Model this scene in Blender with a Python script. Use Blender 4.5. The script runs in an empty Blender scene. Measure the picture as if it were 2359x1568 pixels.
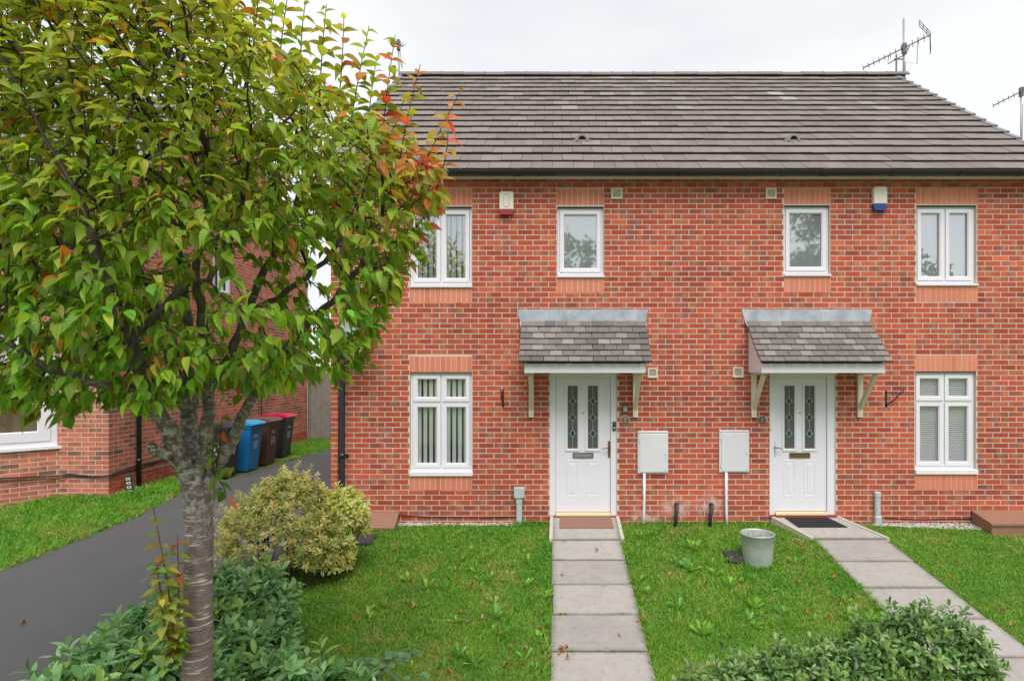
import bpy, math, random
import numpy as np
from mathutils import Vector, Matrix
random.seed(7); RNG = np.random.default_rng(7)
R = math.radians
scene = bpy.context.scene
COL = scene.collection

# ------------------------------------------------------------------ camera
CAM_D, CAM_Z, FPX = 8.6, 2.21, 1372.0           # metres to the facade, height, focal length (2358-px-wide frame)
cam_data = bpy.data.cameras.new('camera'); cam = bpy.data.objects.new('camera', cam_data); COL.objects.link(cam)
cam.location = (0, -CAM_D, CAM_Z); cam.rotation_euler = (R(90), 0, 0)
cam_data.sensor_width = 36; cam_data.lens = 36 * FPX / 2358
cam_data.shift_x = -102 / 2358; cam_data.shift_y = 68 / 2358
cam_data.clip_start = 0.05; cam_data.clip_end = 2000
scene.camera = cam

# ------------------------------------------------------------------ world, sun, exposure
SUN_EL, SUN_AZ = R(57), R(14)                    # azimuth: from behind the camera, towards the left
world = bpy.data.worlds.new('World'); scene.world = world; world.use_nodes = True
wn = world.node_tree; wn.nodes.clear()
def wnode(t, **k):
    n = wn.nodes.new(t)
    for a, b in k.items(): setattr(n, a, b)
    return n
w_out = wnode('ShaderNodeOutputWorld'); w_bg = wnode('ShaderNodeBackground')
w_sky = wnode('ShaderNodeTexSky', sky_type='NISHITA', sun_disc=False)
w_sky.sun_elevation = SUN_EL; w_sky.sun_rotation = math.pi - SUN_AZ
w_tc = wnode('ShaderNodeTexCoord'); w_map = wnode('ShaderNodeMapping'); w_map.inputs['Scale'].default_value = (1, 1, 2.6)
w_no = wnode('ShaderNodeTexNoise'); w_no.inputs['Scale'].default_value = 1.6; w_no.inputs['Detail'].default_value = 5; w_no.inputs['Roughness'].default_value = .48
w_rp = wnode('ShaderNodeValToRGB')
w_rp.color_ramp.elements[0].position = .34; w_rp.color_ramp.elements[0].color = (.77, .82, .87, 1)
w_rp.color_ramp.elements[1].position = .62; w_rp.color_ramp.elements[1].color = (1.0, 1.0, 1.0, 1)
w_mul = wnode('ShaderNodeMixRGB', blend_type='MULTIPLY'); w_mul.inputs[0].default_value = 1; w_mul.inputs[2].default_value = (6.5, 6.5, 6.5, 1)
w_mix = wnode('ShaderNodeMixRGB'); w_mix.inputs[0].default_value = .93
L = wn.links.new
L(w_tc.outputs['Generated'], w_map.inputs[0]); L(w_map.outputs[0], w_no.inputs['Vector']); L(w_no.outputs['Fac'], w_rp.inputs[0])
L(w_rp.outputs[0], w_mul.inputs[1]); L(w_sky.outputs[0], w_mix.inputs[1]); L(w_mul.outputs[0], w_mix.inputs[2])
L(w_mix.outputs[0], w_bg.inputs[0]); L(w_bg.outputs[0], w_out.inputs[0]); w_bg.inputs[1].default_value = .1
sun_d = bpy.data.lights.new('sun', 'SUN'); sun_d.energy = 1.9; sun_d.angle = R(38); sun_d.color = (1, .965, .91)
sun = bpy.data.objects.new('sun', sun_d); COL.objects.link(sun)
sdir = Vector((math.sin(SUN_AZ) * math.cos(SUN_EL), -math.cos(SUN_AZ) * math.cos(SUN_EL), math.sin(SUN_EL)))
sun.rotation_euler = sdir.to_track_quat('Z', 'Y').to_euler(); sun.location = sdir * 30
vs = scene.view_settings; vs.view_transform = 'Standard'; vs.look = 'None'; vs.exposure = .68; vs.gamma = 1; vs.use_curve_mapping = False
try:
    scene.cycles.use_denoising = True; scene.cycles.denoiser = 'OPENIMAGEDENOISE'
    scene.cycles.max_bounces = 8; scene.cycles.transparent_max_bounces = 12
except Exception: pass

# ------------------------------------------------------------------ helpers
def PX(x, y, Z): return Vector(((x - 1281) / FPX * Z, Z - CAM_D, CAM_Z - (y - 852) / FPX * Z))
def FX(x): return (x - 1281) / FPX * CAM_D
def FZ(y): return CAM_Z - (y - 852) / FPX * CAM_D
def ground_z(Y): return -1.005 if Y < -7 else .1436 * min(Y, 1.2)
WM = {}
def attach(o, parent=None, basis=None):
    COL.objects.link(o)
    if basis is not None: o.matrix_basis = basis
    if parent is not None:
        o.parent = parent; o.matrix_parent_inverse = WM[parent].inverted()
    WM[o] = basis.copy() if basis is not None else o.matrix_basis.copy()
    return o
def tag(o, label=None, cat=None, group=None, kind=None):
    for k, v in (('label', label), ('category', cat), ('group', group), ('kind', kind)):
        if v: o[k] = v
    return o
def empty(name, loc, parent=None):
    o = bpy.data.objects.new(name, None); o.empty_display_size = .1
    return attach(o, parent, Matrix.Translation(Vector(loc)))
def obj(name, me, parent=None, basis=None): return attach(bpy.data.objects.new(name, me), parent, basis)

def np_mesh(name, V, faces, mats=(), mi=None, attrs=None, smooth=False):
    """V (n,3); faces = list of int arrays, each (m,k)"""
    me = bpy.data.meshes.new(name); V = np.asarray(V, np.float32)
    faces = [np.asarray(f, np.int32) for f in faces if len(f)]
    me.vertices.add(len(V)); me.vertices.foreach_set('co', V.ravel())
    idx = np.concatenate([f.ravel() for f in faces]); tot = np.concatenate([np.full(len(f), f.shape[1], np.int32) for f in faces])
    st = np.concatenate([[0], np.cumsum(tot)[:-1]]).astype(np.int32)
    me.loops.add(len(idx)); me.loops.foreach_set('vertex_index', idx)
    me.polygons.add(len(tot)); me.polygons.foreach_set('loop_start', st)
    if mi is not None: me.polygons.foreach_set('material_index', np.asarray(mi, np.int32))
    me.update(calc_edges=True)
    me.polygons.foreach_set('use_smooth', np.full(len(tot), bool(smooth)))
    for m in mats: me.materials.append(m)
    for k, a in (attrs or {}).items():
        a = np.asarray(a, np.float32)
        if a.ndim == 2:
            at = me.attributes.new(k, 'FLOAT_COLOR', 'POINT')
            if a.shape[1] == 3: a = np.hstack([a, np.ones((len(a), 1), np.float32)])
            at.data.foreach_set('color', a.ravel())
        else:
            at = me.attributes.new(k, 'FLOAT', 'POINT'); at.data.foreach_set('value', a)
    return me

class MB:
    def __init__(s): s.v = []; s.f = []; s.m = []; s.sm = []
    def add(s, V, F, mi=0, smooth=False):
        b = len(s.v); s.v += [tuple(p) for p in V]
        for f in F: s.f.append(tuple(i + b for i in f)); s.m.append(mi); s.sm.append(smooth)
        return s
    def box(s, x0, x1, y0, y1, z0, z1, mi=0, M=None, bev=0):
        if bev:
            b = bev; V = []
            for sx in (0, 1):
                for sy in (0, 1):
                    for sz in (0, 1):
                        c = (x1 if sx else x0, y1 if sy else y0, z1 if sz else z0); d = (-b if sx else b, -b if sy else b, -b if sz else b)
                        for k in range(3): V.append(tuple(c[i] + (0 if i == k else d[i]) for i in range(3)))
            def q(k, sx, sy, sz): return (sx * 4 + sy * 2 + sz) * 3 + k
            F = []
            cyc = [(0, 0), (1, 0), (1, 1), (0, 1)]
            for k in range(3):
                for sd in (0, 1):
                    f = []
                    for a, c in cyc:
                        co = [0, 0, 0]; co[k] = sd; co[(k + 1) % 3] = a; co[(k + 2) % 3] = c; f.append(q(k, *co))
                    F.append(f if sd else f[::-1])
            for k in range(3):
                k1, k2 = (k + 1) % 3, (k + 2) % 3
                for a in (0, 1):
                    for c in (0, 1):
                        p = [0, 0, 0]; p[k1] = a; p[k2] = c; r = list(p); r[k] = 1
                        f = [q(k1, *p), q(k1, *r), q(k2, *r), q(k2, *p)]; F.append(f if a != c else f[::-1])
            for sx in (0, 1):
                for sy in (0, 1):
                    for sz in (0, 1):
                        f = [q(0, sx, sy, sz), q(1, sx, sy, sz), q(2, sx, sy, sz)]; F.append(f if (sx + sy + sz) % 2 else f[::-1])
        else:
            V = [(x, y, z) for x in (x0, x1) for y in (y0, y1) for z in (z0, z1)]
            F = [(0, 1, 3, 2), (4, 6, 7, 5), (0, 4, 5, 1), (2, 3, 7, 6), (0, 2, 6, 4), (1, 5, 7, 3)]
        if M is not None: V = [M @ Vector(p) for p in V]
        return s.add(V, F, mi)
    def prism(s, poly, a0, a1, axis='x', mi=0):
        """poly: list of 2D points in the other two axes order (y,z) for x, (x,z) for y, (x,y) for z"""
        n = len(poly)
        def mk(p, a): return {'x': (a, p[0], p[1]), 'y': (p[0], a, p[1]), 'z': (p[0], p[1], a)}[axis]
        V = [mk(p, a0) for p in poly] + [mk(p, a1) for p in poly]
        F = [tuple(range(n))[::-1], tuple(range(n, 2 * n))] + [(i, (i + 1) % n, (i + 1) % n + n, i + n) for i in range(n)]
        return s.add(V, F, mi)
    def tube(s, pts, rad, n=8, mi=0, cap=True):
        pts = [Vector(p) for p in pts]
        if not hasattr(rad, '__len__'): rad = [rad] * len(pts)
        V, F = [], []; ref = None
        for i, p in enumerate(pts):
            t = (pts[min(i + 1, len(pts) - 1)] - pts[max(i - 1, 0)]).normalized()
            if ref is None: ref = t.orthogonal().normalized()
            ref = (ref - t * ref.dot(t))
            ref = ref.normalized() if ref.length > 1e-5 else t.orthogonal().normalized()
            b = t.cross(ref)
            for k in range(n):
                a = 2 * math.pi * k / n; V.append(p + (ref * math.cos(a) + b * math.sin(a)) * rad[i])
        for i in range(len(pts) - 1):
            for k in range(n):
                k2 = (k + 1) % n; F.append((i * n + k, i * n + k2, (i + 1) * n + k2, (i + 1) * n + k))
        if cap: F += [tuple(range(n))[::-1], tuple(range((len(pts) - 1) * n, len(pts) * n))]
        return s.add(V, F, mi, True)
    def lathe(s, prof, c=(0, 0, 0), n=28, mi=0):
        V = []; F = []
        for r, z in prof:
            for k in range(n):
                a = 2 * math.pi * k / n; V.append((c[0] + r * math.cos(a), c[1] + r * math.sin(a), c[2] + z))
        for i in range(len(prof) - 1):
            for k in range(n):
                k2 = (k + 1) % n; F.append((i * n + k, i * n + k2, (i + 1) * n + k2, (i + 1) * n + k))
        return s.add(V, F, mi, True)
    def ring(s, x0, x1, z0, z1, w, yf, yb, ch=0.0, mi=0):
        """rectangular frame in the XZ plane, front at yf (towards -Y), back at yb, inner chamfer ch"""
        def rc(d, y): return [(x0 + d, y, z0 + d), (x1 - d, y, z0 + d), (x1 - d, y, z1 - d), (x0 + d, y, z1 - d)]
        rings = [rc(0, yb), rc(0, yf), rc(w - ch, yf), rc(w, yf + ch * 1.0), rc(w, yb)]
        V = [p for r in rings for p in r]; F = []
        for a in range(5):
            b = (a + 1) % 5
            for k in range(4):
                k2 = (k + 1) % 4; F.append((a * 4 + k, b * 4 + k, b * 4 + k2, a * 4 + k2))
        return s.add(V, F, mi)
    def mesh(s, name, mats):
        me = bpy.data.meshes.new(name); me.from_pydata(s.v, [], s.f)
        for m in (mats if isinstance(mats, (list, tuple)) else [mats]): me.materials.append(m)
        me.polygons.foreach_set('material_index', np.array(s.m, np.int32)); me.polygons.foreach_set('use_smooth', np.array(s.sm, bool))
        me.update(); return me
    def build(s, name, mats, parent=None, basis=None): return obj(name, s.mesh(name, mats), parent, basis)

# ------------------------------------------------------------------ materials
class NT:
    def __init__(s, name):
        s.mat = bpy.data.materials.new(name); s.mat.use_nodes = True; s.t = s.mat.node_tree; s.n = s.t.nodes
        s.b = s.n['Principled BSDF']; s.out = s.n['Material Output']
    def new(s, t, inp=None, **k):
        n = s.n.new(t)
        for a, b in k.items(): setattr(n, a, b)
        for a, b in (inp or {}).items():
            if isinstance(b, bpy.types.NodeSocket): s.t.links.new(b, n.inputs[a])
            else: n.inputs[a].default_value = b
        return n
    def link(s, a, b): s.t.links.new(a, b)
    def attr(s, name, color=False):
        n = s.new('ShaderNodeAttribute', attribute_name=name); return n.outputs['Color' if color else 'Fac']
    def math(s, op, a, b=0.0, clamp=False):
        n = s.new('ShaderNodeMath', operation=op, use_clamp=clamp)
        for i, v in enumerate((a, b)):
            if isinstance(v, bpy.types.NodeSocket): s.link(v, n.inputs[i])
            else: n.inputs[i].default_value = v
        return n.outputs[0]
    def smooth(s, v, a, b, lo=0.0, hi=1.0):
        n = s.new('ShaderNodeMapRange', interpolation_type='SMOOTHSTEP', inp={'Value': v, 'From Min': a, 'From Max': b, 'To Min': lo, 'To Max': hi}); return n.outputs[0]
    def mix(s, f, a, b, blend='MIX'):
        n = s.new('ShaderNodeMixRGB', blend_type=blend)
        for i, v in enumerate((f, a, b)):
            if isinstance(v, bpy.types.NodeSocket): s.link(v, n.inputs[i])
            elif i == 0: n.inputs[0].default_value = v
            else: n.inputs[i].default_value = tuple(v) + (1,) * (4 - len(v))
        return n.outputs[0]
    def noise(s, scale, detail=3, rough=.55, vec=None, out='Fac', stretch=None):
        if vec is None: vec = s.new('ShaderNodeNewGeometry').outputs['Position']
        if stretch: vec = s.new('ShaderNodeVectorMath', operation='MULTIPLY', inp={0: vec, 1: stretch}).outputs[0]
        return s.new('ShaderNodeTexNoise', inp={'Vector': vec, 'Scale': scale, 'Detail': detail, 'Roughness': rough}).outputs[out]
    def ramp(s, v, stops):
        n = s.new('ShaderNodeValToRGB', inp={0: v}); e = n.color_ramp.elements
        while len(e) < len(stops): e.new(.5)
        for k, (p, c) in enumerate(stops): e[k].position = p; e[k].color = tuple(c) + (1,)
        return n.outputs[0]
    def bump(s, h, strength=.3, dist=.01):
        n = s.new('ShaderNodeBump', inp={'Height': h, 'Strength': strength, 'Distance': dist}); s.link(n.outputs[0], s.b.inputs['Normal']); return n
    def col(s, c):
        if isinstance(c, bpy.types.NodeSocket): s.link(c, s.b.inputs['Base Color'])
        else: s.b.inputs['Base Color'].default_value = tuple(c) + (1,)
        return s
    def set(s, **k):
        for a, v in k.items():
            i = s.b.inputs[a.replace('_', ' ')]
            if isinstance(v, bpy.types.NodeSocket): s.link(v, i)
            else: i.default_value = v
        return s

def simple(name, c, rough=.6, metal=0, var=.12, scale=9, bump=0, spec=.5, dirt=0, dirtc=(.12, .11, .08)):
    m = NT(name); f = m.noise(scale, 4)
    k = m.mix(f, [x * (1 - var) for x in c], [min(1, x * (1 + var)) for x in c])
    if dirt:
        d = m.smooth(m.noise(scale * .6, 5, .65), .52, .8, 0, dirt); k = m.mix(d, k, dirtc)
    m.col(k).set(Roughness=rough, Metallic=metal); m.b.inputs['Specular IOR Level'].default_value = spec
    if bump: m.bump(m.noise(scale * 6, 4), bump, .004)
    return m.mat

def brick_mat(name, stops, flash=.30, flashc=(.17, .125, .125), brownc=(.44, .21, .115)):
    m = NT(name); r1, r2, r3, u = m.attr('rnd'), m.attr('rnd2'), m.attr('rnd3'), m.attr('bu')
    pos = m.new('ShaderNodeNewGeometry').outputs['Position']
    c = m.ramp(r1, stops)
    wob = m.math('MULTIPLY', m.math('SUBTRACT', m.noise(14, 2, .5, pos), .5), .55)
    d = m.math('ABSOLUTE', m.math('ADD', m.math('SUBTRACT', u, m.math('MULTIPLY', r2, 1.25)), wob))
    band = m.smooth(d, .04, .34, 1, 0)
    c = m.mix(m.math('MULTIPLY', band, m.smooth(r3, .30, .60, 0, .62)), c, brownc)
    d2 = m.math('ABSOLUTE', m.math('SUBTRACT', u, m.math('ADD', m.math('MULTIPLY', r2, -1.2), 1.15)))
    band2 = m.smooth(m.math('ADD', d2, m.math('MULTIPLY', wob, .35)), .02, .26, 1, 0)
    c = m.mix(m.math('MULTIPLY', band2, m.smooth(r3, 1 - flash - .12, 1 - flash + .05, 0, .62)), c, flashc)
    # mottling, drag marks and pale lime bloom
    n1 = m.noise(60, 5, .65, pos); c = m.mix(.55, c, m.mix(n1, (.45, .45, .45), (1.45, 1.4, 1.35)), 'MULTIPLY')
    n2 = m.noise(.9, 6, .7, pos); c = m.mix(1, c, m.mix(m.smooth(n2, .3, .7), (.76, .76, .78), (1.20, 1.20, 1.18)), 'MULTIPLY')
    c = m.mix(m.smooth(m.noise(3.1, 6, .7, pos), .60, .8, 0, .30), c, (.55, .46, .40))
    eff = None   # lime bloom low on the wall round the two waste pipes
    for cx_, cz_ in ((1.72, .22), (2.20, .26), (1.25, .05)):
        dv = m.new('ShaderNodeVectorMath', operation='DISTANCE', inp={0: m.new('ShaderNodeVectorMath', operation='MULTIPLY', inp={0: pos, 1: (1, 0, 1.5)}).outputs[0], 1: (cx_, 0, cz_ * 1.5)}).outputs['Value']
        g_ = m.smooth(dv, .05, .30, 1, 0); eff = g_ if eff is None else m.math('MAXIMUM', eff, g_)
    c = m.mix(m.math('MULTIPLY', eff, m.smooth(m.noise(9, 6, .75, pos), .38, .62, 0, .85)), c, (.66, .52, .48))
    m.col(c).set(Roughness=.86); m.b.inputs['Specular IOR Level'].default_value = .25
    m.bump(m.noise(150, 4, .6, pos), .5, .003)
    return m.mat

BR_STOPS = [(0, (.33, .061, .038)), (.25, (.42, .080, .047)), (.5, (.475, .094, .052)), (.75, (.53, .112, .060)), (1, (.63, .158, .078))]
M_BRICK = brick_mat('red_brick', BR_STOPS)
M_BRICK2 = brick_mat('mixed_brick', [(0, (.18, .10, .085)), (.2, (.26, .12, .09)), (.32, (.47, .145, .10)), (.7, (.60, .185, .12)), (1, (.68, .245, .15))], flash=.2)
_m = NT('orange_soldier_brick'); _p = _m.new('ShaderNodeNewGeometry').outputs['Position']
_m.col(_m.mix(.5, _m.mix(_m.attr('rnd'), (.60, .180, .105), (.72, .250, .150)), _m.mix(_m.noise(50, 4, .6, _p), (.72, .72, .72), (1.28, 1.28, 1.28)), 'MULTIPLY')).set(Roughness=.85); _m.bump(_m.noise(150, 4, .6, _p), .4, .003); M_SOLDIER = _m.mat
_m = NT('mortar'); _p = _m.noise(80, 5, .6); _q = _m.noise(1.1, 5, .6)
_m.col(_m.mix(1, _m.mix(_p, (.56, .47, .40), (.80, .70, .61)), _m.mix(_q, (.8, .8, .8), (1.08, 1.07, 1.05)), 'MULTIPLY')).set(Roughness=.95); _m.bump(_p, .6, .004); M_MORTAR = _m.mat
def tile_mat(name, stops, moss=.4):
    m = NT(name); r1, r2 = m.attr('rnd'), m.attr('rnd2'); pos = m.new('ShaderNodeNewGeometry').outputs['Position']
    c = m.ramp(r1, stops)
    n = m.noise(7, 6, .65, pos); c = m.mix(.6, c, m.mix(n, (.68, .66, .66), (1.32, 1.30, 1.28)), 'MULTIPLY')
    n3 = m.noise(1.3, 4, .6, pos); c = m.mix(1, c, m.mix(n3, (.82, .82, .84), (1.16, 1.14, 1.12)), 'MULTIPLY')
    sp = m.noise(38, 3, .6, pos); c = m.mix(m.smooth(sp, .66, .74, 0, .55), c, (.52, .50, .46))
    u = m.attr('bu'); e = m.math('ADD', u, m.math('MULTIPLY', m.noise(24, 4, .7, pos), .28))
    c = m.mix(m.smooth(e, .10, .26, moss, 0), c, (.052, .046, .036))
    m.col(c).set(Roughness=.88); m.b.inputs['Specular IOR Level'].default_value = .25
    m.bump(m.noise(70, 5, .65, pos), .5, .004); return m.mat
M_TILE = tile_mat('roof_tile', [(0, (.185, .154, .142)), (.45, (.220, .186, .173)), (.8, (.248, .213, .200)), (.93, (.29, .262, .254)), (1, (.36, .345, .345))])
M_PTILE = tile_mat('porch_tile', [(0, (.115, .105, .10)), (.4, (.172, .157, .150)), (.8, (.235, .212, .20)), (1, (.32, .29, .27))], .5)
M_BUTT = simple('mossy_edge_and_shade', (.038, .031, .027), .95, var=.6, scale=40, bump=.8)  # dark moss on tile butts; also paints the shade strip at window heads
M_UPVC = simple('white_upvc', (.81, .79, .85), .28, var=.02, scale=3, dirt=.08, dirtc=(.5, .5, .44))
M_DOOR = simple('white_door', (.79, .78, .85), .32, var=.02, scale=2, dirt=.10, dirtc=(.55, .55, .52))
M_BOARD = simple('white_painted_board', (.82, .79, .84), .4, var=.03, scale=4, dirt=.12, dirtc=(.5, .48, .42))
M_CREAM = simple('cream_painted_timber', (.72, .66, .53), .5, var=.08, scale=12, dirt=.2, dirtc=(.45, .38, .26))
M_METER = simple('pale_grey_grp', (.70, .69, .74), .5, var=.05, scale=5, dirt=.12, dirtc=(.5, .5, .5))
M_BLACKPL = simple('black_plastic', (.022, .024, .027), .33, var=.2, scale=10, dirt=.12, dirtc=(.11, .11, .10))
M_GREYPL = simple('grey_plastic', (.48, .52, .53), .5, var=.1, scale=12, dirt=.3, dirtc=(.30, .32, .28))
M_IRON = simple('black_iron', (.018, .018, .020), .5, var=.3, scale=30, bump=.3)
M_BRASS = simple('aged_brass', (.26, .19, .075), .38, .85, var=.3, scale=25, dirt=.4, dirtc=(.08, .065, .04))
M_GOLD = simple('brass_threshold', (.82, .66, .40), .42, .35, var=.1, scale=20)
M_CHROME = simple('satin_steel', (.50, .50, .51), .35, .8, var=.15, scale=30)
M_DARKSTEEL = simple('dark_steel', (.17, .17, .18), .4, .6, var=.15, scale=30)
_m = NT('lead_sheet'); _n = _m.noise(5, 5, .65); _n2 = _m.noise(6, 4, .6, stretch=(1, 1, .25))
_m.col(_m.mix(_m.smooth(_n, .3, .75), _m.mix(_n2, (.20, .235, .28), (.38, .42, .47)), (.50, .53, .57))).set(Roughness=.55, Metallic=.15); _m.bump(_n, .3, .01); M_LEAD = _m.mat
M_ROOM = simple('dim_room', (.10, .095, .09), .9)
M_ROOMPALE = simple('pale_room', (.42, .43, .45), .9)
M_BLIND = simple('blind_fabric', (.88, .92, .94), .8, var=.05)
M_CURTAIN = simple('white_blind', (.90, .915, .94), .8, var=.04)
M_WOODBLIND = simple('brown_blind', (.28, .19, .12), .7, var=.25, scale=6)
M_BEIGE = simple('beige_plastic', (.68, .62, .52), .5, var=.06)
M_ALARM = simple('alarm_ivory', (.76, .72, .62), .45, var=.05, dirt=.12, dirtc=(.5, .45, .36))
M_ALRED = simple('alarm_red', (.36, .022, .045), .3)
M_ALBLUE = simple('alarm_blue', (.022, .065, .27), .3)
M_PLATE = simple('dark_slate_plaque', (.075, .085, .10), .5, var=.2)
M_SAND = simple('sandstone_rim', (.50, .41, .26), .7, var=.2, scale=40)
M_WHITEPAINT = simple('white_paint', (.80, .80, .79), .6, var=.08, scale=40)
M_DISH = simple('dish_grey', (.33, .345, .37), .5, var=.08, scale=12)
M_ALU = simple('aerial_aluminium', (.36, .37, .39), .45, .5, var=.15, scale=20)
M_AERIAL = simple('aerial_dark', (.10, .10, .115), .5, .3)
def glass_mat(name, fac, rough=0.0, tint=(1, 1, 1), wav=0):
    m = NT(name); n = m.n; n.remove(m.b)
    t = m.new('ShaderNodeBsdfTransparent', inp={'Color': tint + (1,)}); g = m.new('ShaderNodeBsdfGlossy', inp={'Roughness': rough, 'Color': (.95, .97, 1, 1)})
    if wav:
        b = m.new('ShaderNodeBump', inp={'Height': m.noise(wav, 3, .6), 'Strength': .25, 'Distance': .01}); m.link(b.outputs[0], g.inputs['Normal'])
    lw = m.new('ShaderNodeLayerWeight', inp={'Blend': .35}); f = m.math('ADD', m.math('MULTIPLY', lw.outputs['Fresnel'], .6), fac, True)
    mx = m.new('ShaderNodeMixShader', inp={0: f, 1: t.outputs[0], 2: g.outputs[0]}); m.link(mx.outputs[0], m.out.inputs[0]); return m.mat
M_GLASS = glass_mat('window_glass', .07)
M_GLASS_UP = glass_mat('upper_window_glass', .24)
_m = NT('obscured_glass'); _d = _m.new('ShaderNodeBsdfDiffuse', inp={'Color': _m.mix(_m.noise(30, 4), (.26, .29, .295), (.33, .36, .36))})
_g = _m.new('ShaderNodeBsdfGlossy', inp={'Roughness': .02, 'Color': (.95, .97, 1, 1)}); _b = _m.new('ShaderNodeBump', inp={'Height': _m.noise(70, 3, .6), 'Strength': .008, 'Distance': .002}); _m.link(_b.outputs[0], _g.inputs['Normal'])
_mx = _m.new('ShaderNodeMixShader', inp={0: .42, 1: _d.outputs[0], 2: _g.outputs[0]}); _m.link(_mx.outputs[0], _m.out.inputs[0]); M_OBSC = _m.mat
_m = NT('leaded_glass'); _m.col(_m.mix(_m.noise(90, 4), (.055, .058, .055), (.155, .150, .14))).set(Roughness=.2); _m.bump(_m.noise(120, 3), .5, .003); M_LEADED = _m.mat
_m = NT('green_glass'); _m.col((.004, .075, .043)).set(Roughness=.12); _m.bump(_m.noise(90, 3), .3, .003); M_GREEN = _m.mat
M_CAME = simple('lead_came', (.46, .53, .53), .45, .2)
# ground materials
_m = NT('tarmac'); _a = _m.noise(260, 3, .7); _b = _m.noise(1.1, 6, .7); _c = _m.noise(60, 4, .7)
_k = _m.mix(1, _m.mix(_a, (.040, .040, .041), (.145, .144, .146)), _m.mix(_b, (.78, .78, .80), (1.25, 1.25, 1.25)), 'MULTIPLY')
_m.col(_m.mix(_m.smooth(_c, .60, .70, 0, .45), _k, (.16, .157, .155))).set(Roughness=.85); _m.bump(_a, .9, .008); M_TARMAC = _m.mat
_m = NT('concrete_slab'); _r = _m.attr('rnd'); _a = _m.noise(170, 4, .7); _b = _m.noise(3.5, 6, .68); _c = _m.noise(16, 5, .7)
_k = _m.mix(1, _m.mix(_r, (.33, .305, .29), (.45, .42, .395)), _m.mix(_a, (.62, .62, .62), (1.34, 1.34, 1.34)), 'MULTIPLY')
_k = _m.mix(1, _k, _m.mix(_b, (.72, .72, .73), (1.18, 1.17, 1.16)), 'MULTIPLY')
_k = _m.mix(_m.smooth(_c, .52, .72, 0, .5), _k, (.20, .185, .165))
_g3 = _m.new('ShaderNodeSeparateXYZ', inp={0: _m.new('ShaderNodeTexCoord').outputs['Generated']}); _ed = None
for _ax in ('X', 'Y'):
    _e = _m.math('SUBTRACT', .5, _m.math('ABSOLUTE', _m.math('SUBTRACT', _g3.outputs[_ax], .5))); _ed = _e if _ed is None else _m.math('MINIMUM', _ed, _e)
_ed = _m.math('SUBTRACT', _ed, _m.math('MULTIPLY', _m.noise(11, 6, .75), .16)); _k = _m.mix(_m.smooth(_ed, -.10, .0, .6, 0), _k, (.13, .12, .095))
_m.col(_k).set(Roughness=.92); _m.bump(_a, .7, .006); M_SLAB = _m.mat
M_KERB = simple('pale_concrete_edge', (.52, .47, .41), .9, var=.2, scale=14, bump=.5, dirt=.35, dirtc=(.2, .18, .13))
_m = NT('soil_under_grass'); _a = _m.noise(2.3, 5, .6); _b = _m.noise(40, 5, .7)
_m.col(_m.mix(_b, _m.mix(_a, (.07, .19, .014), (.135, .25, .026)), (.15, .145, .04))).set(Roughness=1); _m.bump(_b, .8, .02); M_GROUND = _m.mat
_m = NT('grass_blade'); _p = _m.new('ShaderNodeNewGeometry').outputs['Position']
_a = _m.noise(1.3, 6, .72, _p); _b = _m.noise(1.7, 8, .78, _p); _r = _m.attr('rnd'); _t = _m.attr('bu')
_k = _m.mix(_m.smooth(_a, .33, .66), (.105, .370, .018), (.240, .480, .036))
_k = _m.mix(_m.smooth(_b, .50, .64, 0, .75), _k, (.45, .46, .11))
_k = _m.mix(1, _k, _m.mix(_r, (.70, .74, .70), (1.30, 1.22, 1.25)), 'MULTIPLY')
_k = _m.mix(_m.smooth(_r, .93, .97, 0, .7), _k, (.38, .33, .14))
_m.col(_k).set(Roughness=.5); _tr = _m.new('ShaderNodeBsdfTranslucent', inp={'Color': _k}); _mx = _m.new('ShaderNodeMixShader', inp={0: .42, 1: _m.b.outputs[0], 2: _tr.outputs[0]})
_m.link(_mx.outputs[0], _m.out.inputs[0]); M_GRASS = _m.mat
M_GRAVEL = simple('pale_gravel', (.42, .39, .36), .9, var=.5, scale=60, bump=.5)
M_PEBBLE = simple('pebble', (.52, .49, .46), .85, var=.35, scale=15)
M_SOIL = simple('potting_soil', (.10, .065, .05), .95, var=.5, scale=60, bump=1)
_m = NT('galvanised'); _n = _m.noise(9, 5, .6); _v = _m.new('ShaderNodeTexVoronoi', inp={'Scale': 28}).outputs['Distance']
_m.col(_m.mix(_m.smooth(_n, .4, .75, 0, .7), _m.mix(_v, (.42, .45, .45), (.60, .63, .62)), (.34, .42, .38))).set(Roughness=.5, Metallic=.35); _m.bump(_n, .4, .02); M_GALV = _m.mat

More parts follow.
